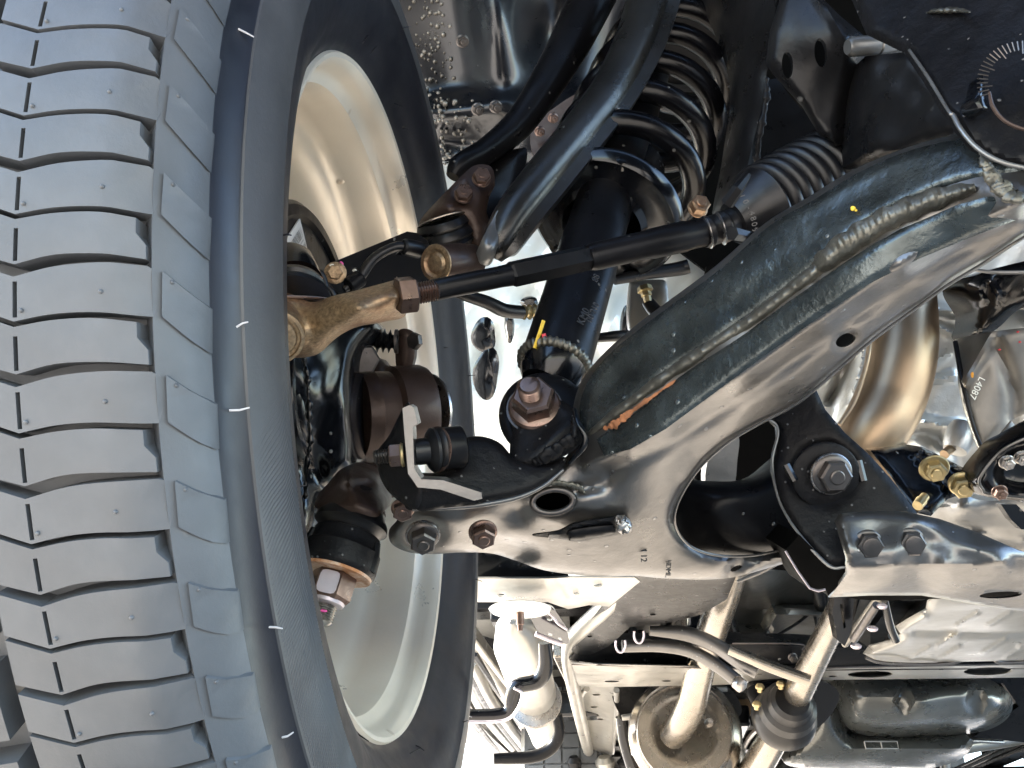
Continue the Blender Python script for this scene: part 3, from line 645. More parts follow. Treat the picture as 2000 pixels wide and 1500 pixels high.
# ================================================================ wiring bracket, sensor cable and brake hose
br = thing('hose_bracket', 'flat black hose bracket with pink and white paint dots, above the gold tie rod end', 'bracket', P(700, 510, .75))
sheet(br, 'plate', 'satin_black', [(636, 522), (650, 512), (795, 452), (815, 455), (835, 470), (842, 500), (836, 560), (760, 570), (660, 572), (640, 550)], [(640, 540, .70), (830, 480, .76), (740, 560, .74)], th=.003, step=9, smooth=False, holes=[ellipse(693, 529, 6, 7, .3, 12), ellipse(782, 494, 10, 4, -.3, 12)])
boltP(br, (655, 533, .695), DV(.1, -.1, -1), 26, 'gold_zinc', hpx=9, flange=1.7, end=0, label='yellow zinc hex bolt')
blob(br, 'paint_dot', 'pink_paint', (667, 516, .697), .0016, .002, label='pink paint dot')
blob(br, 'paint_dot', 'white_paint', (648, 518, .694), .0016, .0011, label='white paint dot')
blob(br, 'paint_dot', 'white_paint', (693, 529, .712), .0016, .0016, label='white paint dot beside the slot')
sc = thing('sensor_cable', 'thin black sensor cable clipped along the hose bracket', 'cable', P(740, 500, .72))
tubeP(sc, 'cable', 'rubber', [(656, 600, .68, 7), (648, 570, .68, 7), (622, 545, .68, 7), (622, 530, .68, 7), (632, 545, .68, 7), (640, 575, .68, 7), (660, 610, .69, 7)], n=12)
tubeP(sc, 'sheathed_cable', 'rubber', [(672, 566, .69, 7), (700, 545, .695, 10), (730, 505, .70, 10), (770, 483, .705, 10), (800, 484, .71, 11), (840, 490, .73, 11)], n=14)
latheP(sc, 'clamp', 'satin_black', (680, 560, .69), (706, 541, .695), [(0, 14), (.1, 17), (.9, 17), (1, 14)], n=20)
latheP(sc, 'sleeve', 'rubber', (786, 481, .705), (822, 489, .715), [(0, 12), (.1, 16), (.9, 17), (1, 14)], n=20)
latheP(sc, 'plug', 'rubber', (622, 540, .68), (626, 580, .68), [(0, 6), (.5, 7), (.55, 13), (1, 14)], n=18)
bh = thing('brake_hose', 'black rubber brake hose with brass crimp running behind the shock absorber', 'hose', P(960, 590, .80))
tubeP(bh, 'hose', 'rubber', [(720, 590, .77, 9), (770, 548, .77, 10), (850, 552, .78, 11), (905, 575, .79, 12), (950, 590, .80, 13), (985, 606, .81, 14), (1020, 610, .82, 13)], n=16)
latheP(bh, 'crimp', 'yellow_zinc', (1018, 610, .82), (1060, 608, .83), bellows(0, 1, 12, 13, 4, 3), n=20)
tubeP(bh, 'hose_end', 'rubber', [(1200, 547, .84, 10), (1260, 535, .85, 12), (1325, 525, .86, 14), (1345, 520, .86, 14)], n=16)
tubeP(bh, 'hose_loop', 'rubber', [(1165, 660, .84, 9), (1210, 656, .84, 11), (1260, 655, .86, 12), (1320, 640, .9, 12)], n=16)
hb = thing('hose_union', 'pale zinc bracket plate with brass hose union, seen between damper tube and control arm', 'bracket', P(1255, 590, .90))
sheet(hb, 'plate', 'frame_pale', [(1228, 560), (1240, 550), (1290, 546), (1302, 556), (1305, 600), (1296, 640), (1250, 650), (1226, 640)], [(1230, 560, .92), (1300, 560, .9), (1260, 640, .9)], th=.004, step=7, roll=.005, rollw=5)
latheP(hb, 'union', 'yellow_zinc', (1258, 560, .885), (1266, 590, .88), [(0, 14), (.3, 16), (.35, 10), (.6, 11), (.65, 8), (1, 8)], n=6)
tubeP(hb, 'hose_stub', 'rubber', [(1264, 588, .885, 12), (1278, 606, .88, 14), (1300, 625, .87, 14), (1330, 640, .86, 14)], n=16)
# ================================================================ lower control arm
la = thing('lower_control_arm', 'large stamped steel lower control arm with long weld seam sweeping from wheel to upper right', 'control arm', P(1250, 950, .60))
OUT = [(1128, 850), (1120, 800), (1138, 742), (1180, 690), (1240, 637), (1300, 592), (1400, 518), (1500, 432), (1580, 384), (1660, 335), (1760, 292), (1860, 264), (1960, 255), (2070, 250), (2120, 320), (2090, 420), (2000, 468), (1920, 520), (1850, 562), (1770, 620), (1700, 672), (1630, 732), (1560, 790), (1480, 833), (1420, 868), (1370, 913), (1332, 962), (1315, 1005), (1322, 1040), (1352, 1070), (1405, 1086), (1470, 1087), (1540, 1074), (1600, 1066), (1590, 1085), (1520, 1104), (1440, 1126), (1380, 1132), (1300, 1130), (1240, 1125), (1180, 1126), (1120, 1122), (1060, 1113), (1010, 1096), (960, 1081), (900, 1079), (850, 1082), (800, 1079), (765, 1062), (760, 1036), (778, 1012), (776, 988), (810, 968), (880, 972), (960, 968), (1040, 935), (1100, 900)]
CT = [(1128, 800, .602), (1180, 690, .592), (1300, 592, .572), (1500, 432, .532), (1700, 315, .492), (1990, 255, .448), (2120, 320, .44),
      (1170, 850, .585), (1250, 770, .568), (1350, 700, .548), (1450, 632, .528), (1550, 555, .506), (1700, 440, .474), (1900, 360, .435),
      (1230, 880, .568), (1300, 840, .556), (1450, 735, .526), (1600, 625, .495), (1760, 525, .462), (2000, 400, .418),
      (1360, 890, .592), (1480, 815, .572), (1630, 715, .542), (1770, 605, .508), (1920, 510, .474), (2060, 430, .448),
      (1330, 960, .612), (1180, 930, .592), (1250, 1000, .606), (1150, 1050, .622), (1060, 1010, .612), (1300, 1120, .668), (1100, 1110, .66), (1440, 1120, .672), (1590, 1075, .69), (1400, 1090, .655), (1320, 1040, .634), (960, 1000, .605), (900, 1000, .60), (800, 990, .598), (800, 1070, .625), (900, 1075, .634), (1000, 1090, .65)]
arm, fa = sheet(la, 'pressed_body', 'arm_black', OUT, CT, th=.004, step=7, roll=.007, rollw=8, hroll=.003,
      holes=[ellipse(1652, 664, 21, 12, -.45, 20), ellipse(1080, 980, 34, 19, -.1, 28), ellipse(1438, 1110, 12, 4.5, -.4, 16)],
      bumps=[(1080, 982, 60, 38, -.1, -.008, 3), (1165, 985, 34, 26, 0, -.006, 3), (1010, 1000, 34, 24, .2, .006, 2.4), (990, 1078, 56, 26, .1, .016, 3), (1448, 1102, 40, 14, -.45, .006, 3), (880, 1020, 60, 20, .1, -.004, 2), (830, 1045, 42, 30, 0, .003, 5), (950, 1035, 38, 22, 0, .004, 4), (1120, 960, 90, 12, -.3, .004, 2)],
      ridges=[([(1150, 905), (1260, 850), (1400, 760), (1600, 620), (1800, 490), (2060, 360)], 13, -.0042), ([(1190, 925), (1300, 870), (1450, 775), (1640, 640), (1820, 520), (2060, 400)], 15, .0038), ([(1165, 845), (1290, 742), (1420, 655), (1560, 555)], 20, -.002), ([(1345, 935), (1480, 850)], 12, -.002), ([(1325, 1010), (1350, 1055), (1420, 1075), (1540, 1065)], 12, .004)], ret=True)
sheet(la, 'hole_shade_sheet', 'void_black', [(x, y) for x, y in OUT], [(x, y, d + .03) for x, y, d in CT], th=.004, step=16)
def fd(x, y): return float(fa([(x, y)])[0])
def on(x, y, r, k=.0): return (x, y, fd(x, y) - k, r)
sheet(la, 'upper_shell', 'arm_paint_shaded', [(1132, 795), (1150, 742), (1190, 692), (1250, 642), (1310, 597), (1410, 523), (1506, 439), (1590, 390), (1670, 341), (1760, 300), (1860, 274), (1960, 264), (2060, 262), (2060, 320), (1900, 350), (1800, 385), (1700, 432), (1590, 522), (1450, 630), (1350, 695), (1250, 770), (1160, 840), (1140, 845)], [(x, y, d - .0035) for x, y, d in CT], th=.003, step=8, roll=.004, rollw=8, bumps=[(1440, 550, 120, 22, -.62, -.003, 2), (1215, 740, 60, 22, -.7, .003, 2), (1700, 370, 120, 30, -.5, .003, 2)])  # upper half of the arm in the shaded copy of its paint
weld_strip(la, [on(1150, 850, 5, .004), on(1200, 812, 11, .006), on(1290, 745, 12, .006), on(1370, 690, 12, .006), on(1460, 632, 13, .006), on(1530, 580, 13, .006), on(1600, 524, 14, .006)], name='seam_fold', m='weld', h=.003, noise=.0004)
weld_strip(la, [on(1592, 527, 8, .006), on(1612, 512, 20, .0085), on(1650, 482, 25, .009), on(1700, 448, 24, .009), on(1750, 420, 23, .009), on(1800, 398, 22, .009), on(1860, 378, 18, .008), on(1905, 366, 8, .006)])
weldP(la, [on(1178, 838, 3, .006), on(1200, 829, 7, .007), on(1222, 812, 6, .007), on(1262, 783, 3.5, .007), on(1320, 742, 2, .006)], name='rust_streak', m='rust', amp=.7, flat=.2)
blob(la, 'paint_dab', 'yellow_paint', (1666, 407, fd(1666, 407) - .0048), .0014, .0011, label='yellow paint dab')
blob(la, 'paint_dab', 'yellow_paint', (1672, 411, fd(1672, 411) - .0048), .0007, .0006, label='small yellow paint dab')
# pinched welded slot plate
sheet(la, 'stop_pad', 'rough_black', [(1040, 1046), (1090, 1038), (1120, 1024), (1160, 1016), (1205, 1010), (1225, 1014), (1232, 1028), (1215, 1042), (1170, 1050), (1130, 1058), (1090, 1052)], [(1040, 1046, .603), (1230, 1015, .597), (1120, 1058, .612)], th=.006, step=6, roll=.003, rollw=4, bumps=[(1150, 1034, 46, 7, -.15, .005, 4)])
sheet(la, 'stop_lug', 'satin_black', [(1116, 1036), (1190, 1026), (1198, 1030), (1196, 1043), (1120, 1056), (1112, 1050)], [(1116, 1036, .600), (1195, 1028, .597), (1150, 1056, .604)], th=.006, step=6, roll=.002, rollw=4)
weldP(la, [(1203, 1012, .598, 4), (1214, 1018, .595, 15), (1222, 1030, .596, 14), (1226, 1038, .598, 4)], name='spot_weld', m='steel', amp=.2)
b = MB(); q = [P(*[*e, .5965]) for e in ellipse(1080, 979, 40, 23, -.1, 40)]; q.append(q[0]); sweep(b, q, .0021, 10, cap=False); link('hole_collar', b, 'dark_steel', la)
weldP(la, [(1030, 962, .600, 5), (1052, 950, .598, 9), (1090, 945, .597, 9), (1128, 952, .597, 8), (1142, 965, .598, 4)], name='weld_bead', amp=.25)
textP(la, 'H 12', P(1257, 1082, fd(1257, 1082) - .0030), .0060, CD + CR * .05 + CF * .35, CR, 'arm_black', ext=.0004)
textP(la, 'HDML', P(1305, 1110, fd(1305, 1110) - .0050), .0050, CD + CF * .35, CR, 'arm_black', ext=.0004)
seamL = [(1165, 858), (1210, 826), (1295, 760), (1372, 706), (1462, 648), (1532, 596), (1604, 546), (1660, 508), (1712, 474), (1762, 446), (1815, 424), (1870, 400), (1925, 385), (2070, 372)]
crs = [(2080, 392), (2000, 424), (1900, 462), (1800, 503), (1700, 553), (1600, 620), (1500, 690), (1400, 764), (1300, 838), (1230, 878), (1180, 890)]
sheet(la, 'front_dark_overlay', 'arm_paint_shaded', seamL + crs, [(x, y, fd(x, y) - .0060) for x, y in seamL[::2]] + [(x, y, fd(x, y) - .0115) for x, y in crs[::2]], th=.008, step=7, smooth=False, roll=.003, rollw=7)  # overlay that paints the arm's front dark; same coat as the body
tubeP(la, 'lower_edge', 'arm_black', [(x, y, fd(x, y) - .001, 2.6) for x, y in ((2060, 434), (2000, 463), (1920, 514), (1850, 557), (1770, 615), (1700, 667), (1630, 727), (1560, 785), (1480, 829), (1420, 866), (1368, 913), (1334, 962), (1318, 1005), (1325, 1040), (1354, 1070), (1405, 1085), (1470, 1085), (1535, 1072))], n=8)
# bolts holding the ball joint
boltP(la, (826, 1046, .596), DV(.12, .55, -1), 46, 'dark_steel', hpx=26, flange=1.35, end=.5, tlen=.25, washer=34)
boltP(la, (943, 1038, .602), DV(.12, .55, -1), 42, 'bronze_nut', hpx=24, flange=1.35, end=.55, tlen=.25, label='brown flange nut')
boltP(la, (787, 992, .594), DV(.1, .5, -1), 36, 'bronze_nut', hpx=18, flange=1.3, end=.55, tlen=.25, label='brown flange nut')
# shock mount bracket and its weld
sheet(la, 'shock_bracket', 'rough_black', [(985, 795), (1000, 772), (1055, 765), (1095, 780), (1120, 800), (1140, 850), (1120, 880), (1070, 905), (1040, 912), (1000, 905), (996, 870), (1000, 840)], [(990, 800, .612), (1120, 800, .600), (1000, 900, .59), (1100, 890, .582), (1060, 840, .596)], th=.006, step=7, roll=.005, rollw=7, bumps=[(1085, 850, 60, 12, -.7, -.004, 2)])
weldP(la, [(1040, 905, .583, 5), (1062, 895, .580, 13), (1100, 868, .578, 14), (1120, 850, .578, 13), (1118, 812, .585, 6)], name='weld_bead', m='rough_black', amp=.3)
tubeP(la, 'bracket_lip', 'gloss_black', [(1112, 905, .585, 4), (1140, 872, .578, 7), (1142, 850, .577, 6), (1128, 826, .580, 6), (1122, 800, .588, 4)], n=10)
# ================================================================ steering stop / link bracket
lk = thing('link_bracket', 'black welded steel bracket holding a rubber bushed pin, left of the copper flange nut', 'bracket', P(850, 940, .57))
sheet(lk, 'arm_plate', 'rough_black', [(900, 862), (935, 853), (975, 866), (1010, 900), (1060, 905), (1105, 895), (1085, 935), (1040, 962), (980, 978), (915, 988), (860, 994), (810, 998), (790, 985), (800, 930), (850, 925), (890, 905)], [(900, 862, .585), (1100, 900, .588), (1000, 970, .574), (820, 990, .566), (900, 930, .574)], th=.008, step=8, roll=.005, rollw=7)
tubeP(lk, 'lower_lip', 'arm_black', [(806, 996, .563, 3), (870, 992, .562, 4.5), (940, 986, .565, 5), (1010, 972, .57, 5), (1060, 950, .575, 4), (1100, 918, .58, 3)], n=10)
sheet(lk, 'side_plate', 'rough_black', [(786, 800), (800, 795), (806, 920), (828, 950), (818, 990), (800, 992), (760, 962), (740, 925), (736, 885), (760, 850)], [(790, 800, .556), (740, 890, .566), (800, 990, .556)], th=.006, step=7, roll=.003, rollw=5)
sheet(lk, 'cut_edge', 'arm_black', [(786, 797), (800, 791), (808, 796), (816, 828), (806, 834), (809, 915), (822, 936), (866, 938), (940, 962), (942, 974), (926, 978), (860, 956), (816, 952), (797, 925), (790, 850)], [(786, 800, .548), (940, 970, .552), (800, 930, .546)], th=.02, step=6, smooth=False, roll=.0)
sheet(lk, 'gusset', 'rough_black', [(822, 950), (866, 950), (930, 976), (925, 984), (870, 992), (815, 996)], [(822, 950, .552), (930, 978, .556), (820, 995, .556)], th=.006, step=6, roll=.002, rollw=4)
latheP(lk, 'pin_boot', 'rubber', (806, 884, .562), (872, 876, .57), [(0, 24), (.2, 26), (.42, 26), (.5, 38), (.58, 44), (.66, 44), (.7, 38), (.76, 43), (.84, 45), (.9, 40), (1, 40)], n=48)
latheP(lk, 'pin_cap', 'satin_black', (862, 877, .569), (906, 871, .573), [(0, 38), (.04, 41), (.88, 42), (.96, 40), (1, 37), (1.0, 34), (.97, 30), (.97, 0)], n=48)
latheP(lk, 'clip_ring', 'bronze_nut', (852, 878, .567), (856, 878, .568), [(0, 42), (.5, 45.5), (1, 42)], n=48)
BX = P(735, 893, .560) - P(800, 887, .56)
b = MB(); lathe(b, [(0, .0072), (.0012, .0075), (.0018, .0072)], P(790, 888, .56), BX, 30); link('washer', b, 'yellow_zinc', lk)
b = MB(); hexnut(b, P(785, 888, .56), BX, .0125, .0072, ph=.3); link('nut', b, 'bronze_nut', lk, angle=25)
b = MB(); thread(b, P(764, 890, .56), BX, .0046, .0090, .0014); link('thread', b, 'dark_steel', lk)
# ================================================================ lower ball joint
lj = thing('lower_ball_joint', 'black cast lower ball joint with rust ring, hex nut and bare threaded stud', 'ball joint', P(660, 1080, .62))
sheet(lj, 'housing', 'cast_brown', [(640, 945), (668, 915), (700, 915), (730, 930), (745, 960), (750, 990), (735, 1010), (690, 1000), (640, 1000), (615, 990), (622, 965)], [(640, 950, .635), (745, 950, .635), (690, 1000, .60), (690, 930, .625)], th=.04, step=7, roll=.008, rollw=9, bumps=[(680, 935, 10, 18, 0, -.008, 3), (712, 948, 18, 12, 0, .006, 3)])
a0, a1 = (706, 962, .640), (628, 1206, .600)
latheP(lj, 'dust_boot', 'rubber', a0, a1, [(.0, 44), (.06, 54), (.09, 52), (.11, 58), (.14, 56), (.16, 62), (.19, 64), (.24, 72), (.285, 74), (.30, 68), (.33, 60), (.36, 56)], n=64)
latheP(lj, 'clip_ring', 'dark_steel', a0, a1, [(.125, 56), (.133, 61), (.14, 56)], n=48)
b = MB(); aa, ab = P(*a0), P(*a1); LL = (ab - aa).length; axj = (ab - aa).normalized()
latheP(None, 'x', None, a0, a1, [(.345, 60), (.355, 66), (.40, 68), (.46, 70), (.475, 75), (.60, 76), (.635, 75), (.66, 69), (.655, 64)], mb=b, n=56, close=False)
for t_ in (.3, 1.0, 2.9, 4.2):
    u = axj.orthogonal().normalized(); w = axj.cross(u); dd = u * math.cos(t_) + w * math.sin(t_)
    sweep(b, [aa + axj * LL * .40 + dd * .0215, aa + axj * LL * .5 + dd * .0235, aa + axj * LL * .62 + dd * .0235], .003, 8)
link('socket', b, 'rough_black', lj, angle=45)
b = MB(); latheP(None, 'x', None, a0, a1, [(.652, 71), (.672, 69.5), (.674, 60), (.668, 52), (.672, 40), (.672, 0)], mb=b, n=56, close=False); link('stud_seat', b, 'rust_scale', lj)
b = MB(); hexnut(b, aa + axj * LL * .665, axj, .0248, .0178, ph=.75); link('hex_nut', b, 'bronze_nut', lj, angle=25)
b = MB(); R0 = .0248 / 2; u0 = axj.orthogonal().normalized(); w0 = axj.cross(u0)
# pale flat of the nut that faces the camera
best = max(range(6), key=lambda k: (u0 * math.cos(.75 + math.pi / 6 + k * math.pi / 3) + w0 * math.sin(.75 + math.pi / 6 + k * math.pi / 3)).dot((CAM - aa).normalized()))
t_ = .75 + math.pi / 6 + best * math.pi / 3; nf = u0 * math.cos(t_) + w0 * math.sin(t_); tf = axj.cross(nf)
c_ = aa + axj * (LL * .665 + .009) + nf * (R0 + .0002); vs = []
for k in range(24):
    t = 2 * math.pi * k / 24; cx, cy = math.cos(t), math.sin(t); m_ = (abs(cx) ** 5 + abs(cy) ** 5) ** (-.2)
    vs.append(c_ + tf * (.0062 * cx * m_) + axj * (.0072 * cy * m_))
b.add(vs + [v + nf * .0005 for v in vs], [tuple(range(24, 48))] + [(i, (i + 1) % 24, 24 + (i + 1) % 24, 24 + i) for i in range(24)])
link('nut_flat', b, 'pale_steel', lj, label='pale lilac flat of the nut')
b = MB(); lathe(b, [(0, .0115), (.002, .0110), (.003, .0095)], aa + axj * (LL * .665 + .0176), axj, 40); link('nut_collar', b, 'pale_steel', lj)
b = MB(); thread(b, aa + axj * (LL * .665 + .019), axj, .0078, .0120, .0015, n=28); link('threaded_stud', b, 'steel', lj)
blob(lj, 'paint_mark', 'pink_paint', (632, 1193, .592), .002, .001, label='pink paint speck on the stud end')
# ================================================================ rear pivot and crossmember
cm = thing('front_crossmember', 'black crossmember with two hex bolts and a slot, right of the big cam bolt', 'crossmember', P(1800, 1080, .60))
sheet(cm, 'pivot_bracket', 'rough_black', [(1560, 740), (1590, 752), (1612, 800), (1650, 845), (1700, 890), (1740, 935), (1790, 1000), (1800, 1030), (1700, 1040), (1664, 1100), (1650, 1106), (1620, 1104), (1560, 1042), (1524, 980), (1508, 920), (1520, 860), (1518, 836), (1500, 818), (1530, 780)], [(1590, 760, .66), (1510, 900, .66), (1780, 1000, .63), (1640, 1100, .62), (1620, 925, .645)], th=.006, step=9, smooth=False, roll=.003, rollw=6, bumps=[(1612, 925, 66, 64, 0, .004, 8)])
tubeP(cm, 'bracket_edge', 'grey_metal', [(1496, 818, .663, 2), (1514, 828, .663, 3), (1519, 850, .663, 3), (1508, 905, .659, 3), (1522, 978, .65, 2.5), (1560, 1042, .635, 3), (1618, 1104, .62, 3.5), (1650, 1108, .615, 3)], n=8)
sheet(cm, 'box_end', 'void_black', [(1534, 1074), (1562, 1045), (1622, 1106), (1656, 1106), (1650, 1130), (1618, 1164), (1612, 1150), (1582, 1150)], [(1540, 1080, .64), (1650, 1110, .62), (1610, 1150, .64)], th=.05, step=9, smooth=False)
tubeP(cm, 'box_end_edge', 'pale_steel', [(1534, 1076, .638, 2.2), (1582, 1149, .638, 2.4), (1612, 1151, .637, 2.2)], k=2, n=8)
sheet(cm, 'channel', 'arm_black', [(1634, 1020), (1644, 1004), (1700, 1000), (1775, 1001), (1840, 1015), (1910, 1040), (1990, 1075), (2080, 1100), (2080, 1200), (1960, 1190), (1880, 1176), (1800, 1163), (1700, 1163), (1620, 1167), (1655, 1120), (1655, 1090)],
      [(1640, 1010, .602), (1775, 1002, .602), (1900, 1035, .60), (2060, 1095, .60), (1650, 1095, .592), (1750, 1098, .590), (1850, 1098, .588), (1950, 1100, .588), (1700, 1050, .598), (1820, 1060, .597), (1640, 1160, .64), (1800, 1160, .645), (1960, 1185, .65), (2080, 1195, .65), (1700, 1125, .605), (1850, 1128, .605), (2000, 1135, .61)], th=.004, step=7, smooth=False, roll=.004, rollw=6,
      holes=[ellipse(1955, 1162, 42, 6.5, -.05, 24)], ridges=[([(1656, 1108), (1760, 1104), (1900, 1102), (1960, 1098)], 9, -.003), ([(1790, 1020), (1880, 1062), (1965, 1098)], 16, -.004)])
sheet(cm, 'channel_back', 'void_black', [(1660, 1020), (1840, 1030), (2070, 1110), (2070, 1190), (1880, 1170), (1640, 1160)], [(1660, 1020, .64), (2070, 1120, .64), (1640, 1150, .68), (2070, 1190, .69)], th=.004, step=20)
for x in (1695, 1777):
    boltP(cm, (x, 1062 if x < 1700 else 1058, .598), DV(-.05, .1, -1), 44, 'dark_steel', hpx=20, flange=1.3, end=.8, tlen=.1, name='bolt')
b = MB(); lathe(b, [(-.002, .022), (.001, .022), (.002, .0205), (.0022, .014)], P(1613, 928, .642), DV(-.05, .05, -1), 48); link('cam_plate', b, 'rough_black', cm)
boltP(cm, (1624, 926, .635), DV(.08, .15, -1), 56, 'dark_steel', hpx=24, flange=1.4, end=.52, tlen=.25, washer=42)
for x0, y0, x1, y1 in ((1535, 908, 1552, 940), (1676, 900, 1686, 940)):
    b = MB(); sweep(b, [P(x0, y0, .643), P(x1, y1, .640)], .0028, 8); link('cam_stop', b, 'gloss_black', cm)
# rear leg of the control arm going into the bracket
sheet(la, 'rear_leg', 'satin_black', [(1300, 960), (1335, 942), (1400, 950), (1480, 945), (1560, 890), (1660, 900), (1700, 1010), (1660, 1080), (1540, 1082), (1480, 1088), (1400, 1092), (1320, 1080)], [(1320, 960, .70), (1560, 900, .69), (1400, 1000, .675), (1400, 1090, .70), (1680, 1000, .69), (1560, 1080, .70)], th=.04, step=10, roll=.01, rollw=10, label='dark rear leg of the arm')
# ================================================================ chassis behind and above
ch = thing('chassis_frame', 'black welded chassis frame with two oval holes and degree-marked cam plate, top right', 'chassis frame', P(1700, 150, .60))
sheet(ch, 'spring_tower', 'frame_dark', [(1360, -60), (1540, -60), (1530, 40), (1500, 130), (1490, 200), (1470, 280), (1440, 400), (1400, 420), (1420, 300), (1435, 160), (1400, 40)], [(1380, -40, .92), (1520, -40, .80), (1420, 400, .86), (1500, 150, .82)], th=.02, step=11, roll=.008, rollw=10, noise=.001)
weldP(ch, [(1498, 150, .80, 4), (1496, 200, .80, 6), (1484, 260, .80, 6), (1476, 320, .81, 5), (1460, 380, .82, 4)], name='weld_bead', m='rough_black', amp=.6)
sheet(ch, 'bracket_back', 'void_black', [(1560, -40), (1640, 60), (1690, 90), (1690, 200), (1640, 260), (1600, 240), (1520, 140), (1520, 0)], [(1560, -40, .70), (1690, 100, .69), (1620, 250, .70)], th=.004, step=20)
sheet(ch, 'bracket_with_holes', 'frame_dark', [(1560, -60), (1600, -10), (1640, 30), (1690, 72), (1720, 78), (1775, 72), (1790, 84), (1775, 110), (1730, 150), (1700, 210), (1692, 255), (1672, 280), (1636, 282), (1604, 262), (1570, 205), (1520, 150), (1498, 122), (1506, 60), (1530, -20), (1535, -60)],
      [(1560, -60, .66), (1650, 80, .63), (1500, 120, .66), (1640, 280, .66), (1690, 250, .68), (1780, 80, .66), (1570, 150, .65), (1720, 140, .66)], th=.004, step=8, smooth=False, roll=.005, rollw=7, holes=[ellipse(1538, 127, 11, 26, -.05, 24), ellipse(1603, 103, 12.5, 28, -.08, 24)], ridges=[([(1585, -30), (1625, 30), (1655, 80)], 12, -.005), ([(1655, 80), (1640, 180), (1625, 270)], 18, -.004)])
latheP(ch, 'spacer_tube', 'grey_metal', (1655, 92, .62), (1790, 82, .63), [(0, 14), (.05, 19), (.42, 19), (.44, 16), (.46, 19), (.9, 12), (1, 4)], n=28)
sheet(ch, 'box_section', 'frame_dark', [(1690, 110), (1780, 100), (1880, 230), (1860, 262), (1760, 292), (1690, 300), (1684, 280)], [(1700, 120, .62), (1860, 250, .56), (1690, 300, .62)], th=.05, step=10, smooth=False, roll=.004, noise=.0008)
sheet(ch, 'rear_panel', 'frame_dark', [(1470, 160), (1540, 150), (1700, 260), (1760, 320), (1600, 340), (1460, 400), (1450, 300)], [(1480, 170, .98), (1720, 280, .94), (1460, 390, .96)], th=.01, step=14, smooth=False, roll=.002)
sheet(ch, 'front_plate', 'rough_black', [(1640, -80), (1700, 60), (1775, 96), (1810, 148), (1850, 214), (1862, 224), (1875, 250), (1905, 285), (1950, 312), (2010, 328), (2120, 330), (2120, -80)], [(1700, -60, .56), (1775, 96, .50), (1850, 214, .44), (1900, 285, .425), (2000, 328, .415), (2100, 0, .44), (2100, 320, .41)], th=.006, step=10, smooth=False, roll=.004, rollw=7, noise=.0004, bumps=[(2010, 190, 110, 150, 0, .003, 6)])
tubeP(ch, 'plate_edge', 'grey_metal', [(1776, 98, .497, 3), (1812, 150, .466, 3.5), (1852, 216, .437, 3.5), (1862, 226, .434, 5), (1876, 252, .428, 5), (1906, 287, .422, 5), (1950, 314, .416, 5), (2010, 329, .412, 5), (2090, 333, .41, 5)], n=10)
for k in range(18):
    t = math.radians(92 + k * 6.4); c_, s_ = math.cos(t), math.sin(t); L0 = 72 if k % 5 else 64
    b = MB(); cx, cy = 2000, 160
    q = [P(cx + c_ * L0 * .98, cy - s_ * L0 * .86, .4175), P(cx + c_ * 92, cy - s_ * 80, .4185)]
    sweep(b, q, .00028, 5); link('degree_mark', b, 'dark_steel', ch)
tubeP(ch, 'cam_rim', 'cast_brown', [(1932, 180, .418, 3), (1940, 210, .416, 4), (1965, 238, .414, 4), (2010, 255, .412, 4), (2080, 262, .41, 4)], n=8)
sheet(ch, 'cam_stop', 'gloss_black', [(1896, 196), (1906, 180), (1914, 150), (1920, 150), (1926, 195), (1932, 212), (1918, 220), (1902, 212)], [(1900, 200, .418), (1920, 155, .42), (1925, 215, .418)], th=.01, step=6, roll=.003, rollw=4)
weldP(la, [(1916, 296, .425, 5), (1925, 318, .420, 10), (1938, 345, .418, 14), (1955, 368, .416, 16), (1985, 385, .412, 15), (2040, 392, .41, 12)], name='weld_bead', amp=.3)
weldP(ch, [(1800, 30, .52, 3), (1830, 22, .50, 8), (1870, 20, .485, 8), (1895, 24, .47, 3)], name='weld_bead', amp=.3)
tb = thing('small_brass_bolt', 'small brass coloured hex bolt above the rack boot neck', 'bolt', P(1362, 402, .74)); 
boltP(tb, (1362, 408, .74), DV(.2, -.4, -1), 34, 'gold_zinc', hpx=20, flange=1.2, end=.6, tlen=.3, name='hex_head')
# ================================================================ exhaust, engine and mounts at the right
ex = thing('exhaust_downpipe', 'golden brown heat-tinted exhaust downpipe curving behind the control arm', 'exhaust pipe', P(1750, 750, .88))
tubeP(ex, 'pipe', 'exhaust', [(1735, 470, .95, 66), (1752, 540, .93, 66), (1762, 620, .91, 66), (1760, 700, .89, 66), (1738, 780, .88, 66), (1700, 850, .87, 64), (1650, 910, .88, 60), (1600, 960, .9, 58)], n=48, k=8)
tubeP(ex, 'weld_line', 'exhaust', [(1696, 545, .90, 3), (1700, 640, .875, 3), (1696, 700, .862, 3), (1672, 780, .855, 3), (1640, 830, .85, 3)], n=8)
en = thing('engine_block', 'bare aluminium engine and bellhousing casting with ribs at the right edge', 'engine', P(1860, 750, 1.0))
sheet(en, 'casting', 'aluminium', [(1540, 560), (1700, 480), (1900, 440), (2080, 440), (2080, 1100), (1860, 1120), (1700, 1100), (1640, 900), (1560, 860)], [(1560, 600, 1.15), (1900, 500, 1.1), (2060, 800, 1.08), (1750, 1000, 1.12), (1840, 760, 1.08)], th=.06, step=7, noise=.001,
      ridges=[([(1800, 598), (1912, 618)], 8, -.02), ([(1800, 620), (1892, 668)], 6, -.02), ([(1912, 618), (1892, 668)], 10, -.025), ([(1800, 745), (1860, 735)], 6, -.02), ([(1800, 720), (1850, 690)], 5, -.012), ([(1790, 820), (1870, 838)], 10, -.03), ([(1640, 850), (1680, 720), (1690, 640)], 12, -.025), ([(1620, 780), (1660, 700)], 8, .02)], bumps=[(1870, 850, 26, 24, 0, -.035, 4), (1820, 885, 40, 18, .6, -.02, 3)])
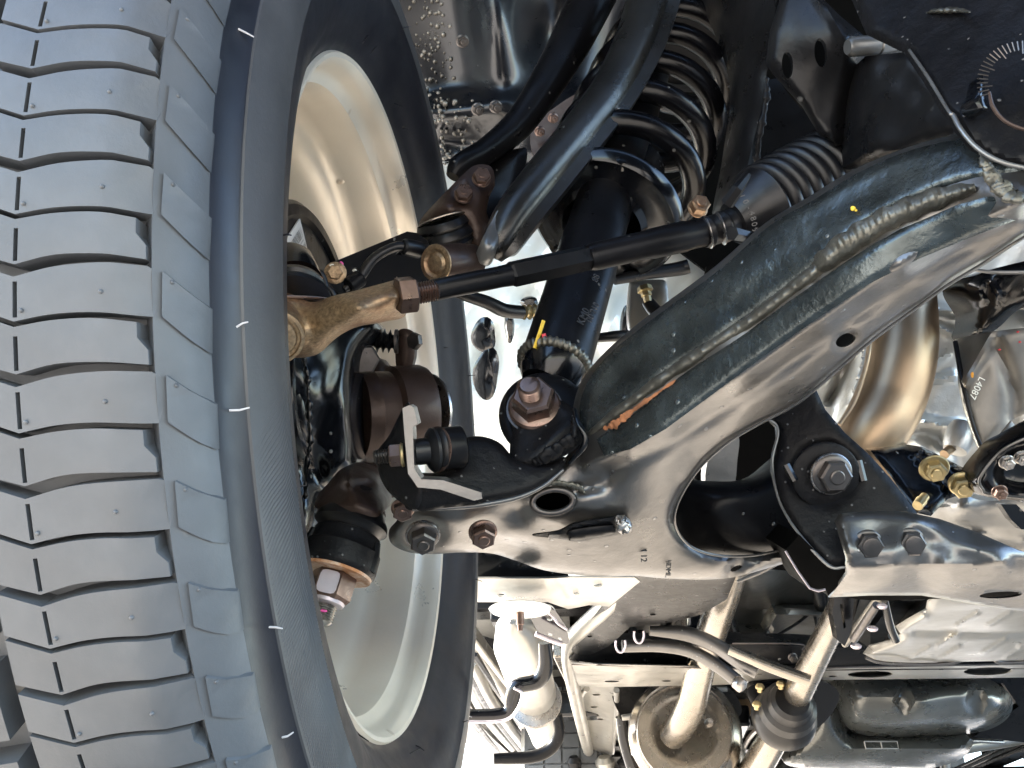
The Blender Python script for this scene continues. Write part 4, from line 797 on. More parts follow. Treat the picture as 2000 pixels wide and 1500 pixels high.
latheP(en, 'oil_filler_boss', 'aluminium', (1882, 830, .98), (1865, 880, .97), [(0, 22), (.3, 28), (.8, 26), (1, 22)], n=28)
latheP(en, 'drain_stud', 'exhaust', (1872, 862, .98), (1844, 888, .96), [(0, 9), (1, 9)], n=16)
sheet(en, 'sump_side', 'grey_metal', [(1930, 600), (2000, 560), (2090, 560), (2090, 900), (2000, 900), (1980, 820), (1960, 700)], [(1940, 600, 1.0), (2080, 580, .95), (2000, 880, .98), (2030, 650, .93)], th=.03, step=12, roll=.01, bumps=[(2010, 620, 60, 50, 0, -.02, 2)])
sheet(en, 'mount_arm', 'gloss_black', [(1890, 545), (2090, 500), (2090, 590), (2000, 600), (1950, 640), (1915, 662), (1897, 655), (1905, 615)], [(1890, 550, .86), (2080, 520, .80), (1910, 650, .88)], th=.04, step=9, roll=.008, noise=.001, ridges=[([(1912, 560), (1920, 590)], 5, -.006), ([(1940, 552), (1950, 585)], 5, -.006)])
tubeP(en, 'mount_edge', 'grey_metal', [(1895, 526, .80, 3), (1950, 532, .79, 4), (2060, 530, .78, 4)], n=8)
hs = thing('heat_shield', 'folded grey-gold metal heat shield with an orange dot, beside the engine casting', 'heat shield', P(1940, 780, .85))
sheet(hs, 'shield_plate', 'shield', [(1868, 662), (1930, 648), (2090, 630), (2090, 760), (1978, 820), (1925, 880), (1918, 892), (1885, 800), (1874, 750)], [(1870, 665, .90), (1935, 652, .86), (2080, 640, .84), (1920, 885, .86), (1878, 755, .875), (2060, 760, .86)], th=.003, step=9, smooth=False, roll=.003, rollw=6, ridges=[([(1935, 652), (1885, 745)], 12, -.008), ([(1935, 652), (1978, 760), (1980, 815)], 14, .006)])
tubeP(hs, 'folded_edge', 'frame_dark', [(1866, 668, .90, 5), (1880, 745, .875, 5), (1900, 830, .865, 4), (1922, 888, .855, 4)], n=10)
sheet(hs, 'strap', 'shield', [(1976, 822), (1988, 838), (1940, 900), (1898, 950), (1890, 968), (1882, 952), (1886, 936), (1930, 880)], [(1978, 826, .84), (1940, 895, .83), (1888, 960, .82)], th=.003, step=7, smooth=False, roll=.002, rollw=4)
blob(hs, 'paint_dot', 'orange_paint', (1899, 732, .865), .0014, .0024, label='orange paint dot')
for x, y in ((1952, 683), (1988, 648), (1992, 668)): blob(hs, 'paint_fleck', 'red_paint', (x, y, .842), .0012, .0008, label='red paint fleck')
textP(hs, 'L4087', P(1908, 758, .862), .0085, CD - CR * .5, -CR * -1 + CD * .5, 'white_paint', ext=.0002)
mb_ = thing('mount_bracket', 'black engine mount bracket with two yellow zinc flange nuts and a brass stud', 'bracket', P(1830, 940, .80))
sheet(mb_, 'plate', 'gloss_black', [(1700, 880), (1770, 868), (1800, 872), (1905, 925), (1895, 960), (1850, 975), (1818, 1008), (1790, 1002), (1740, 930)], [(1770, 870, .84), (1900, 925, .82), (1800, 1005, .79), (1720, 900, .82)], th=.012, step=8, smooth=False, roll=.004, rollw=6, ridges=[([(1780, 885), (1860, 960)], 5, -.004), ([(1795, 876), (1895, 925)], 5, -.005)])
boltP(mb_, (1824, 914, .80), DV(-.15, .45, -1), 36, 'yellow_zinc', hpx=20, flange=1.6, end=.6, tlen=.1)
boltP(mb_, (1878, 944, .79), DV(-.25, .45, -1), 38, 'yellow_zinc', hpx=22, flange=1.35, end=.6, tlen=.1)
latheP(mb_, 'stud', 'yellow_zinc', (1806, 970, .79), (1792, 988, .78), [(0, 9), (.4, 9), (.45, 11), (1, 10)], n=16)
op = thing('oil_pan', 'glossy black oil pan corner with three flange bolts at the right edge', 'oil pan', P(1980, 910, .75))
sheet(op, 'pan', 'gloss_black', [(1906, 935), (1940, 888), (1980, 856), (2090, 820), (2090, 985), (1990, 978), (1935, 972), (1912, 958)], [(1910, 940, .76), (1980, 860, .75), (2080, 980, .74), (2080, 830, .73)], th=.03, step=7, roll=.004, rollw=6, bumps=[(2010, 915, 66, 42, -.2, .012, 6)])
tubeP(op, 'pan_rim', 'arm_black', [(2080, 826, .725, 3), (1984, 864, .74, 3), (1944, 892, .748, 3), (1914, 934, .753, 3), (1920, 956, .753, 3), (1940, 966, .75, 3), (2080, 978, .73, 3)], n=8)
for x, y in ((1966, 902), (1952, 960), (1995, 893)): boltP(op, (x, y, .74), DV(-.1, .5, -1), 22, 'steel' if y < 950 else 'bronze_nut', hpx=12, flange=1.4, end=.5, tlen=.1)
sheet(en, 'gearbox_case', 'grey_metal', [(1720, 1000), (1850, 990), (1880, 965), (1925, 978), (2090, 985), (2090, 1130), (1700, 1120)], [(1740, 1000, .95), (1900, 1000, .90), (2080, 1100, .92), (1720, 1110, 1.0)], th=.05, step=11, roll=.006, ridges=[([(1850, 1005), (1990, 1080)], 14, .01), ([(1820, 1040), (2060, 1060)], 8, -.008)], bumps=[(1870, 1000, 44, 30, 0, -.02, 2)])
sheet(en, 'black_clip', 'gloss_black', [(1955, 985), (1985, 985), (2010, 1010), (2060, 1015), (2060, 1035), (1995, 1034), (1975, 1015)], [(1955, 985, .83), (2060, 1015, .82), (2060, 1035, .82)], th=.01, step=7, smooth=False)
sheet(en, 'grey_web', 'grey_metal', [(1390, 880), (1440, 850), (1440, 900), (1430, 950), (1380, 950)], [(1390, 880, .90), (1440, 850, .9), (1430, 950, .9)], th=.02, step=10)
# ================================================================ body panels
bd = thing('vehicle_body', 'wheel arch liner, toe panel and floor of the vehicle body behind the suspension', 'vehicle body', P(1050, 500, 1.25))
sheet(bd, 'wheel_arch_liner', 'liner', [(640, -120), (1240, -120), (1230, 60), (1150, 200), (1080, 330), (980, 340), (900, 318), (840, 300), (800, 180), (700, 60)], [(700, -80, 1.22), (900, 0, 1.25), (1200, -60, 1.25), (850, 280, 1.25), (1080, 320, 1.22), (1000, 150, 1.27)], th=.004, step=10, roll=.02, rollw=14,
      bumps=[(975, 60, 60, 170, -.12, -.06, 2), (905, 215, 100, 30, -.1, -.03, 2.2), (905, 285, 100, 24, .1, .02, 2.2), (1075, 230, 60, 40, -.6, -.03, 2), (1085, 60, 50, 90, .2, .03, 2)], noise=.0)
fl_ = tps([(700, -80, 1.22), (900, 0, 1.25), (1200, -60, 1.25), (850, 280, 1.25), (1080, 320, 1.22), (1000, 150, 1.27)])
b = MB()
for k in range(230):
    x = 795 + abs(rnd.gauss(0, 55)); y = rnd.uniform(0, 330); x += y * .18
    d = float(fl_([(x, y)])[0]) - .004 - (.028 if 190 < y < 240 else .0) - .004 * (x > 930); r = rnd.choice((.0010, .0014, .0022, .003)) * rnd.uniform(.7, 1.2)
    if x > 1010: continue
    lathe(b, [(-.004, r), (0, r), (r * .5, r * .75), (r * .75, r * .3)], P(x, y, d), -CF - CD * .1, 7)
link('water_droplets', b, 'shield', bd, kind='stuff', angle=80)
for x, y in ((903, 80), (933, 213), (968, 208)): boltP(bd, (x, y, 1.20), DV(.2, .5, -1), 20, 'dark_steel', hpx=12, flange=1.3, end=.5, tlen=.1, name='clip_stud')
for x, y in ((1080, 230), (1054, 256)): boltP(bd, (x, y, 1.16), DV(.2, .5, -1), 16, 'bronze_nut', hpx=10, flange=1.3, end=.5, tlen=.1, name='clip_stud')
sheet(bd, 'brown_plate', 'cast_brown', [(1040, 250), (1090, 205), (1140, 180), (1130, 230), (1060, 320), (1040, 300)], [(1040, 250, 1.18), (1130, 190, 1.18), (1060, 310, 1.17)], th=.006, step=10)
sheet(bd, 'toe_panel', 'pale_gloss', [(840, 285), (1000, 330), (1180, 420), (1360, 470), (1420, 600), (1400, 800), (1300, 900), (1240, 1120), (920, 1110), (900, 800), (850, 500)], [(850, 300, 1.36), (1180, 430, 1.38), (1400, 600, 1.40), (920, 1100, 1.45), (1240, 1100, 1.45), (1020, 700, 1.33)], th=.005, step=13, bumps=[(955, 690, 36, 60, .2, .05, 4), (1030, 590, 40, 30, 0, .03, 2), (1200, 640, 30, 60, 0, -.04, 3)], noise=.004)  # pale colour stands in for bright reflections on a black gloss panel
for x, y, rx, ry in ((945, 655, 26, 30), (950, 730, 26, 46), (995, 640, 9, 30), (1035, 592, 18, 12), (1222, 640, 10, 44), (975, 330, 30, 5), (900, 318, 34, 4)):
    s_ = 1.3 / F; blob(bd, 'reflection_gap', 'droplet_black', (x, y, 1.26), rx * s_, ry * s_, th=.006, n=28, label='black patch with droplets between painted reflections')  # dark gaps in the painted reflection, laid on as black patches
sheet(bd, 'void_backdrop', 'void_black', [(980, -200), (2300, -200), (2300, 620), (1900, 620), (1560, 560), (1420, 560), (1300, 470), (1150, 420), (1060, 350), (1150, 60)], [(1000, -200, 1.35), (2200, -200, 1.35), (2200, 600, 1.35), (1400, 540, 1.32), (1100, 350, 1.36)], th=.01, step=40, smooth=False)  # black sheet standing in for the shaded void behind the parts
sheet(bd, 'void_shade_sheet', 'void_black', [(1380, 520), (1760, 480), (1760, 960), (1600, 1120), (1360, 1100), (1360, 700)], [(1400, 540, 1.3), (1740, 500, 1.3), (1600, 1100, 1.35), (1380, 1080, 1.35)], th=.01, step=40, smooth=False)
# bonnet and wing above, outside the picture, that keep the sky off the suspension
C8, S8 = math.cos(math.radians(8.2)), math.sin(math.radians(8.2))
def car(x, y, z): return Vector((-.26 + x * C8 + y * S8, .55 - x * S8 + y * C8, z))   # across, rearward, up
b = MB()
def slab(x0, x1, y0, y1, z0, z1):
    v = [car(x, y, z) for z in (z0, z1) for x, y in ((x0, y0), (x1, y0), (x1, y1), (x0, y1))]
    b.add(v, [(3, 2, 1, 0), (4, 5, 6, 7), (0, 1, 5, 4), (1, 2, 6, 5), (2, 3, 7, 6), (3, 0, 4, 7)])
slab(-.22, 1.75, -.55, .95, 1.40, 1.44)
link('bonnet', b, 'body_paint', bd)
b = MB(); slab(-.24, -.20, -.62, .95, .86, 1.40); link('wing', b, 'body_paint', bd)
b = MB(); slab(.24, 1.70, -.80, -.74, .43, 1.36); link('front_sky_blocker', b, 'void_black', bd)  # unseen slab added to block the sky and darken reflections
b = MB(); slab(-.2, 1.7, -.6, .9, 1.36, 1.395); link('overhead_dark_slab', b, 'void_black', bd)  # unseen black slab added so the parts below reflect dark
b = MB(); slab(-.18, 1.72, .95, 4.2, .66, .70); link('floor_pan', b, 'floor_dark', bd)
b = MB(); slab(-.10, 1.66, 4.3, 4.4, .36, .80); link('rear_bumper', b, 'floor_dark', bd)
b = MB(); slab(-.22, 1.75, .95, 4.3, .70, 1.5); link('cab_side', b, 'body_paint', bd)
# ================================================================ far underbody, by height above the ground
fr = thing('ladder_frame', 'pale ladder chassis rail and crossmember running back below the control arm', 'chassis rail', PH(1150, 1300, .42))
sheet(fr, 'body_mount_box', 'gloss_black', [(920, 1060), (1110, 1060), (1110, 1130), (1060, 1134), (920, 1132)], [(930, 1070, 1.10), (1100, 1070, 1.10), (1010, 1130, 1.10)], th=.10, step=14, smooth=False, roll=.006, noise=.002)
sheet(fr, 'mount_flange', 'frame_pale', [(916, 1130), (1070, 1130), (1110, 1128), (1240, 1128), (1250, 1136), (1190, 1185), (1150, 1182), (1110, 1190), (1070, 1176), (916, 1176)], [(920, 1132, 1.07), (1240, 1130, 1.07), (920, 1176, 1.15), (1180, 1180, 1.18), (1090, 1130, 1.07)], th=.01, step=8, smooth=False, roll=.004, holes=[ellipse(980, 1163, 8, 3, 0, 12), ellipse(1168, 1143, 9, 3.2, 0, 12), ellipse(1126, 1159, 6, 2.2, 0, 12)], ridges=[([(1078, 1134), (1100, 1165)], 8, .01)])
sheet(fr, 'side_rail', 'frame_pale', [(1110, 1268), (1160, 1294), (1206, 1350), (1206, 1392), (1196, 1475), (1150, 1474), (1128, 1380)], [(1112, 1270, .44), (1200, 1350, .43), (1160, 1470, .42)], th=.06, step=8, smooth=False, height=True, roll=.006, holes=[ellipse(1165, 1357, 8, 1.8, 0, 10), ellipse(1160, 1381, 7, 1.8, 0, 10), ellipse(1172, 1405, 6, 1.6, 0, 10)], ridges=[([(1140, 1395), (1206, 1395)], 7, .02)])
for q in ([(1228, 1130, .44), (1190, 1180, .44), (1140, 1225, .44), (1112, 1262, .44), (1118, 1330, .43), (1140, 1430, .42), (1152, 1478, .42)], [(1324, 1132, .47), (1270, 1180, .47), (1210, 1220, .47), (1165, 1250, .46), (1148, 1282, .45)], [(1204, 1348, .425), (1204, 1395, .425), (1196, 1470, .42)], [(1146, 1345, .43), (1134, 1362, .43), (1134, 1395, .43)]):
    tubeH(fr, 'rail_flange', 'frame_pale', q, .014 if q[0][0] == 1228 else .006, n=12)
sheet(fr, 'rail_web', 'frame_dark', [(1236, 1120), (1440, 1120), (1420, 1170), (1370, 1200), (1320, 1214), (1230, 1225), (1190, 1262), (1130, 1290), (1112, 1262), (1150, 1215)], [(1240, 1125, 1.22), (1430, 1125, 1.20), (1130, 1280, 1.62), (1320, 1210, 1.40)], th=.06, step=9, smooth=False, roll=.01, holes=[ellipse(1152, 1243, 5, 1.6, 0, 8), ellipse(1180, 1269, 6, 1.8, 0, 8), ellipse(1275, 1200, 6, 2, 0, 8)])
xm = thing('gearbox_crossmember', 'long black and pale crossmember with two slots spanning the lower right', 'crossmember', PH(1550, 1310, .42))
sheet(xm, 'web', 'frame_dark', [(1112, 1290), (1130, 1262), (1430, 1258), (1570, 1262), (1700, 1268), (1720, 1290), (2090, 1292), (2090, 1306), (1600, 1310), (1300, 1300), (1180, 1296)], [(1120, 1280, 1.62), (1600, 1270, 1.62), (2080, 1295, 1.64)], th=.08, step=10, smooth=False, roll=.006)
sheet(xm, 'bottom_flange', 'frame_pale', [(1116, 1296), (1300, 1300), (1560, 1308), (1700, 1304), (2090, 1296), (2090, 1322), (1800, 1326), (1600, 1328), (1400, 1338), (1180, 1342), (1130, 1340)], [(1120, 1300, 1.60), (2080, 1300, 1.62), (1160, 1340, 1.76), (2080, 1322, 1.74), (1600, 1328, 1.74)], th=.006, step=6, smooth=False, roll=.004, rollw=4, holes=[ellipse(1700, 1317, 44, 6, -.02, 20), ellipse(1930, 1311, 48, 7.5, -.03, 20), ellipse(1195, 1331, 15, 1.8, 0, 10), ellipse(1302, 1330, 9, 1.6, 0, 10), ellipse(1626, 1321, 9, 1.5, 0, 8)], ridges=[([(1170, 1300), (1300, 1316), (1360, 1312)], 6, .02)])
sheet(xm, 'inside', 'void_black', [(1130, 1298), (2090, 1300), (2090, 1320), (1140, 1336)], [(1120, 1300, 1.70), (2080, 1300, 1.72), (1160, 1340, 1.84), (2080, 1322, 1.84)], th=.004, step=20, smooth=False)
for q in ([(1116, 1297, 1.59, 2), (1500, 1307, 1.59, 2), (1700, 1302, 1.59, 2), (2090, 1295, 1.6, 2)], [(1430, 1256, 1.60, 2), (1560, 1258, 1.60, 2), (1568, 1270, 1.6, 2)]): tubeP(xm, 'flange_edge', 'dark_steel', q, n=8)
boltP(xm, (1548, 1283, 1.58), DV(0, .3, -1), 14, 'dark_steel', hpx=8, flange=1.3, end=.5, tlen=.1)
# floor and sill strips
fl = thing('floor_sill', 'bright ribbed floor strips and sill beside the far side of the tyre', 'sill', PH(1000, 1380, .5))
sheet(fl, 'floor_strip', 'frame_pale', [(900, 1170), (1110, 1185), (1120, 1290), (1150, 1480), (1170, 1510), (985, 1475), (905, 1330)], [(910, 1180, .62), (1110, 1190, .60), (1150, 1480, .56), (960, 1440, .56)], th=.01, height=True, step=12, smooth=False, ridges=[([(930, 1240), (1000, 1340), (1060, 1440)], 9, .05), ([(960, 1220), (1040, 1350)], 14, -.03)])
for q, r in (([(918, 1290, .50), (960, 1370, .50), (1010, 1440, .50), (1040, 1475, .50)], .016), ([(914, 1330, .50), (950, 1400, .50), (1000, 1460, .50)], .014), ([(930, 1260, .52), (1000, 1370, .51), (1070, 1465, .50)], .022)):
    tubeH(fl, 'floor_rib', 'frame_pale', q, r, n=14)
for q, r in (([(908, 1400, .49), (940, 1440, .49), (965, 1468, .49)], .006), ([(950, 1300, .52), (1020, 1420, .50), (1060, 1475, .50)], .010), ([(906, 1360, .5), (940, 1415, .5), (985, 1470, .5)], .007)): tubeH(fl, 'floor_rib', 'can_metal', q, r, n=10)
for q in ([(908, 1378, .49), (950, 1438, .49), (990, 1478, .49)], [(945, 1270, .52), (1030, 1420, .49), (1066, 1478, .49)], [(912, 1305, .49), (955, 1385, .49), (1025, 1478, .49)], [(925, 1275, .50), (985, 1365, .50), (1050, 1470, .50)]): tubeH(fl, 'dark_seam', 'frame_dark', q, .009, n=8)
sheet(fl, 'sill_edge', 'grey_metal', [(906, 1382), (960, 1440), (1000, 1476), (1110, 1486), (1120, 1510), (960, 1512), (900, 1440)], [(906, 1385, .48), (1000, 1476, .48), (1110, 1500, .47)], th=.04, height=True, step=9, smooth=False)
cat_ = thing('catalytic_case', 'pale rounded metal can between the floor strips and the chassis rail', 'canister', PH(1060, 1380, .5))
latheP(cat_, 'can', 'frame_pale', (1000, 1215, 1.35), (1070, 1440, 1.95), [(0, 4), (.04, 30), (.15, 44), (.45, 44), (.5, 39), (.52, 44), (.9, 38), (.98, 38), (1, 20)], n=40)
latheP(cat_, 'seam', 'steel', (1044, 1366, 1.66), (1046, 1370, 1.67), [(0, 52), (1, 52)], n=40)
lb = thing('body_mount_bolt', 'brown bolt hanging under a round white washer near the tyre edge', 'bolt', P(1016, 1195, 1.12))
b = MB(); lathe(b, [(0, .034), (.0015, .036), (.004, .034), (.006, .012)], P(1016, 1187, 1.12), (0, 0, -1), 48); link('round_washer', b, 'pale_gloss', lb)
latheP(lb, 'shank', 'bronze_nut', (1016, 1182, 1.12), (1016, 1232, 1.11), [(0, 8), (.1, 10), (.25, 12), (.3, 8), (.75, 8), (.78, 6), (1, 5)], n=20)
hg = thing('step_bracket', 'black cranked bracket crossing the pale floor strips', 'bracket', PH(1040, 1330, .46))
tubeP(hg, 'cranked_bar', 'gloss_black', [(1064, 1255, 1.30, 13), (1066, 1300, 1.30, 15), (1050, 1330, 1.30, 15), (1012, 1340, 1.30, 15), (1002, 1360, 1.30, 15), (998, 1385, 1.30, 14), (975, 1396, 1.30, 13), (900, 1398, 1.30, 12)], n=18, flat=1.0)
tubeP(hg, 'lower_edge', 'pale_steel', [(1004, 1344, 1.27, 2.5), (1020, 1356, 1.27, 3), (1008, 1390, 1.27, 3), (980, 1408, 1.27, 3), (905, 1410, 1.27, 3)], n=8)
h2 = thing('step_bracket', 'dark curved hook-shaped bar at the very bottom beside the rail', 'bracket', PH(1040, 1470, .42))
tubeP(h2, 'hooked_bar', 'satin_black', [(1088, 1395, 1.7, 10), (1092, 1430, 1.7, 11), (1078, 1460, 1.7, 12), (1040, 1478, 1.7, 12), (965, 1482, 1.7, 10)], n=16)
s2 = thing('support_plate', 'black punched support plate beside the round white washer', 'plate', P(1075, 1220, 1.25))
sheet(s2, 'plate', 'droplet_black', [(1038, 1200), (1060, 1186), (1080, 1188), (1105, 1226), (1108, 1258), (1060, 1240), (1044, 1222)], [(1040, 1200, 1.22), (1100, 1230, 1.22), (1060, 1240, 1.24)], th=.01, step=7, holes=[ellipse(1074, 1208, 7, 5, 0, 12)])
tubeP(s2, 'pale_edge', 'pale_steel', [(1062, 1188, 1.20, 2.5), (1080, 1205, 1.20, 2.5), (1090, 1218, 1.2, 2.5), (1108, 1230, 1.2, 2.5)], n=8)
tubeP(s2, 'lower_flange', 'pale_steel', [(1046, 1238, 1.22, 5), (1075, 1250, 1.22, 5), (1098, 1258, 1.22, 5)], n=10)
# pipes along the crossmember
pp = thing('twin_hose', 'pair of dark hoses with bright edges sweeping over the crossmember', 'pipes', P(1400, 1280, 1.45))
for q in ([(1268, 1232, 1.45, 9), (1340, 1238, 1.45, 15), (1400, 1262, 1.44, 15), (1450, 1296, 1.42, 15), (1480, 1312, 1.41, 15)], [(1215, 1262, 1.47, 12), (1290, 1262, 1.47, 12), (1350, 1272, 1.46, 13), (1400, 1300, 1.45, 13), (1440, 1330, 1.44, 13)]):
    tubeP(pp, 'hose', 'arm_black', q, n=20)
tubeP(pp, 'metal_tube', 'can_metal', [(1425, 1268, 1.38, 11), (1500, 1300, 1.36, 12), (1582, 1330, 1.34, 12)], n=20)
for x, y in ((1212, 1258), (1248, 1240)):
    b = MB(); q = [P(x + 14 * math.cos(t) * .7, y + 16 * math.sin(t), 1.44) for t in np.linspace(-.5, 3.6, 14)]; sweep(b, q, .0018, 8); link('clip', b, 'pale_steel', pp)
latheP(pp, 'joint', 'steel', (1436, 1346, 1.40), (1452, 1326, 1.40), [(0, 10), (.3, 14), (.7, 14), (1, 10)], n=20)
# exhaust and silencer
mu = thing('exhaust_silencer', 'round beige exhaust silencer with its inlet pipe at the bottom centre', 'silencer', P(1335, 1440, 1.9))
latheP(mu, 'can', 'can_metal', (1336, 1428, 1.84), (1372, 1560, 2.5), [(.004, 10), (.0, 44), (-.004, 48), (-.008, 62), (-.007, 74), (-.01, 80), (.0, 88), (.02, 94), (.05, 92), (1, 116)], n=64)
b = MB(); latheP(None, 'x', None, (1336, 1430, 1.82), (1338, 1437, 1.85), [(0, 90), (.5, 96), (1, 90)], mb=b, n=64, close=False); link('rim_seam', b, 'steel', mu)
tubeP(mu, 'inlet_pipe', 'can_metal', [(1440, 1060, 1.30, 30), (1425, 1130, 1.38, 30), (1398, 1210, 1.50, 30), (1372, 1290, 1.62, 29), (1352, 1370, 1.74, 28), (1330, 1418, 1.80, 27), (1312, 1440, 1.83, 24)], n=36)
latheP(mu, 'drain_boss', 'steel', (1388, 1408, 1.80), (1384, 1412, 1.82), [(0, 5), (1, 9)], n=14)
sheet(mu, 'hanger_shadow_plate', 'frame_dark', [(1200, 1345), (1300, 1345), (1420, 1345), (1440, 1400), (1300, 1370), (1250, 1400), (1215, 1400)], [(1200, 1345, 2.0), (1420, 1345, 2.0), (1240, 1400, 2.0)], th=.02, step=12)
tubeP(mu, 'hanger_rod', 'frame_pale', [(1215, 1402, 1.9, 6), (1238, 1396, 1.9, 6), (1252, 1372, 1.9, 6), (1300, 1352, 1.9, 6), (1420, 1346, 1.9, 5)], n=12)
tubeP(mu, 'side_tube', 'gloss_black', [(1214, 1400, 1.95, 12), (1222, 1450, 1.95, 13), (1240, 1510, 1.95, 14)], n=16)
for y in (1440, 1462): latheP(mu, 'clamp_screw', 'pale_steel', (1240, y, 1.9), (1240, y + 14, 1.9), [(0, 4), (.3, 8), (.8, 7), (1, 4)], n=12)
# propeller shaft
pr = thing('propeller_shaft', 'steel propeller shaft with black ringed centre bearing at the bottom', 'propeller shaft', P(1560, 1370, 1.6))
tubeP(pr, 'front_tube', 'can_metal', [(1650, 1172, 1.30, 26), (1600, 1270, 1.48, 26), (1560, 1350, 1.60, 27), (1545, 1380, 1.64, 27)], n=32)
tubeP(pr, 'rear_tube', 'can_metal', [(1530, 1405, 1.66, 28), (1500, 1460, 1.75, 29), (1460, 1530, 1.9, 30)], n=32)
latheP(pr, 'bearing_boot', 'rubber', (1548, 1366, 1.60), (1524, 1418, 1.69), [(0, 32), (.05, 40), (.2, 44), (.25, 52), (.4, 56), (.45, 50), (.55, 60), (.7, 64), (.8, 60), (.85, 48), (1, 34)], n=56)
sheet(pr, 'bearing_bracket', 'gloss_black', [(1460, 1346), (1500, 1330), (1600, 1330), (1640, 1360), (1600, 1420), (1540, 1440), (1490, 1410), (1470, 1380)], [(1470, 1350, 1.72), (1630, 1350, 1.72), (1540, 1430, 1.74)], th=.02, step=9, holes=[ellipse(1540, 1385, 40, 40, 0, 28)])
for x, y in ((1484, 1342), (1478, 1376), (1525, 1336)): latheP(pr, 'bolt', 'yellow_zinc' , (x, y - 6, 1.6), (x, y + 10, 1.6), [(0, 6), (.3, 9), (.6, 8), (.65, 5), (1, 5)], n=6)
# tunnel sheets
tn = thing('floor_tunnel', 'grey pressed floor tunnel panels behind the crossmember', 'floor tunnel', P(1500, 1180, 1.5))
sheet(tn, 'tunnel_panel', 'grey_metal', [(1400, 1080), (1700, 1080), (1700, 1300), (1380, 1300)], [(1400, 1090, 1.75), (1690, 1090, 1.7), (1400, 1290, 2.0), (1690, 1290, 2.0)], th=.01, step=11, smooth=False, ridges=[([(1420, 1240), (1500, 1240), (1520, 1200), (1640, 1200)], 13, -.10), ([(1440, 1262), (1640, 1262)], 9, -.03), ([(1520, 1180), (1640, 1180)], 5, .05)], bumps=[(1470, 1120, 60, 50, .4, -.1, 3)])
tubeP(tn, 'bent_pipe', 'arm_black', [(1440, 1136, 1.0, 3), (1480, 1118, 1.0, 6), (1512, 1100, 1.0, 7), (1536, 1082, 1.0, 6)], n=18)
for q in ([(1520, 1240, 1.8, 3), (1560, 1215, 1.8, 3), (1590, 1190, 1.8, 3)], [(1592, 1205, 1.8, 3), (1600, 1250, 1.8, 3)]): tubeP(tn, 'wire', 'rubber', q, n=8)
# gearbox bracket cluster
gb = thing('gearbox_bracket', 'dark gearbox bracket and struts left of the ribbed skid plate', 'bracket', P(1680, 1210, 1.2))
sheet(gb, 'plate', 'gloss_black', [(1630, 1168), (1680, 1168), (1660, 1240), (1650, 1262), (1636, 1250), (1626, 1200)], [(1630, 1170, 1.2), (1680, 1170, 1.2), (1640, 1255, 1.25)], th=.02, step=7, smooth=False, holes=[np.array([(1640, 1180), (1646, 1180), (1652, 1225), (1648, 1228)])])
for q, mm in (([(1722, 1160, 1.15, 9), (1690, 1205, 1.2, 9), (1650, 1258, 1.28, 7)], 'shield'), ([(1712, 1182, 1.12, 8), (1690, 1215, 1.16, 8), (1668, 1248, 1.22, 8)], 'dark_steel'), ([(1728, 1172, 1.14, 7), (1738, 1220, 1.16, 8), (1750, 1250, 1.18, 8)], 'gloss_black')):
    tubeP(gb, 'strut', mm, q, n=14)
for x, y in ((1722, 1184), (1704, 1228), (1672, 1262)): latheP(gb, 'bolt', 'pale_steel', (x, y - 5, 1.12), (x, y + 5, 1.12), [(0, 6), (.3, 11), (.7, 10), (1, 6)], n=12)
# skid plate
sk_ = thing('skid_plate', 'pale ribbed metal skid plate under the gearbox at the lower right', 'skid plate', P(1850, 1230, 1.3))
sheet(sk_, 'plate', 'frame_pale', [(1700, 1262), (1688, 1278), (1712, 1290), (1760, 1296), (1850, 1293), (2100, 1288), (2100, 1170), (1900, 1168), (1830, 1165), (1815, 1175), (1812, 1190), (1780, 1208), (1752, 1225), (1762, 1240), (1740, 1252)],
      [(1700, 1280, 1.50), (2080, 1285, 1.48), (1830, 1170, 1.10), (2080, 1175, 1.10), (1760, 1235, 1.30), (1950, 1230, 1.26)], th=.006, step=5, smooth=False, roll=.02, rollw=9,
      ridges=[([(1790, 1232), (1900, 1236), (2100, 1236)], 8, .022)] + [([(x, y), (x + 44, y - 26)], 3.5, -.012) for x, y in ((1774, 1290), (1832, 1290), (1866, 1224), (1930, 1222), (1830, 1262), (1920, 1275), (1962, 1285), (1990, 1262))] + [([(1805, 1205), (1760, 1235), (1770, 1250), (1705, 1278)], 9, -.02)])
tubeP(sk_, 'front_lip', 'arm_black', [(1690, 1284, 1.5, 3), (1720, 1294, 1.5, 3.5), (1780, 1297, 1.5, 3), (1850, 1296, 1.5, 4), (1890, 1285, 1.5, 6), (1940, 1284, 1.5, 6), (1960, 1294, 1.5, 4), (2090, 1288, 1.5, 4)], n=10)
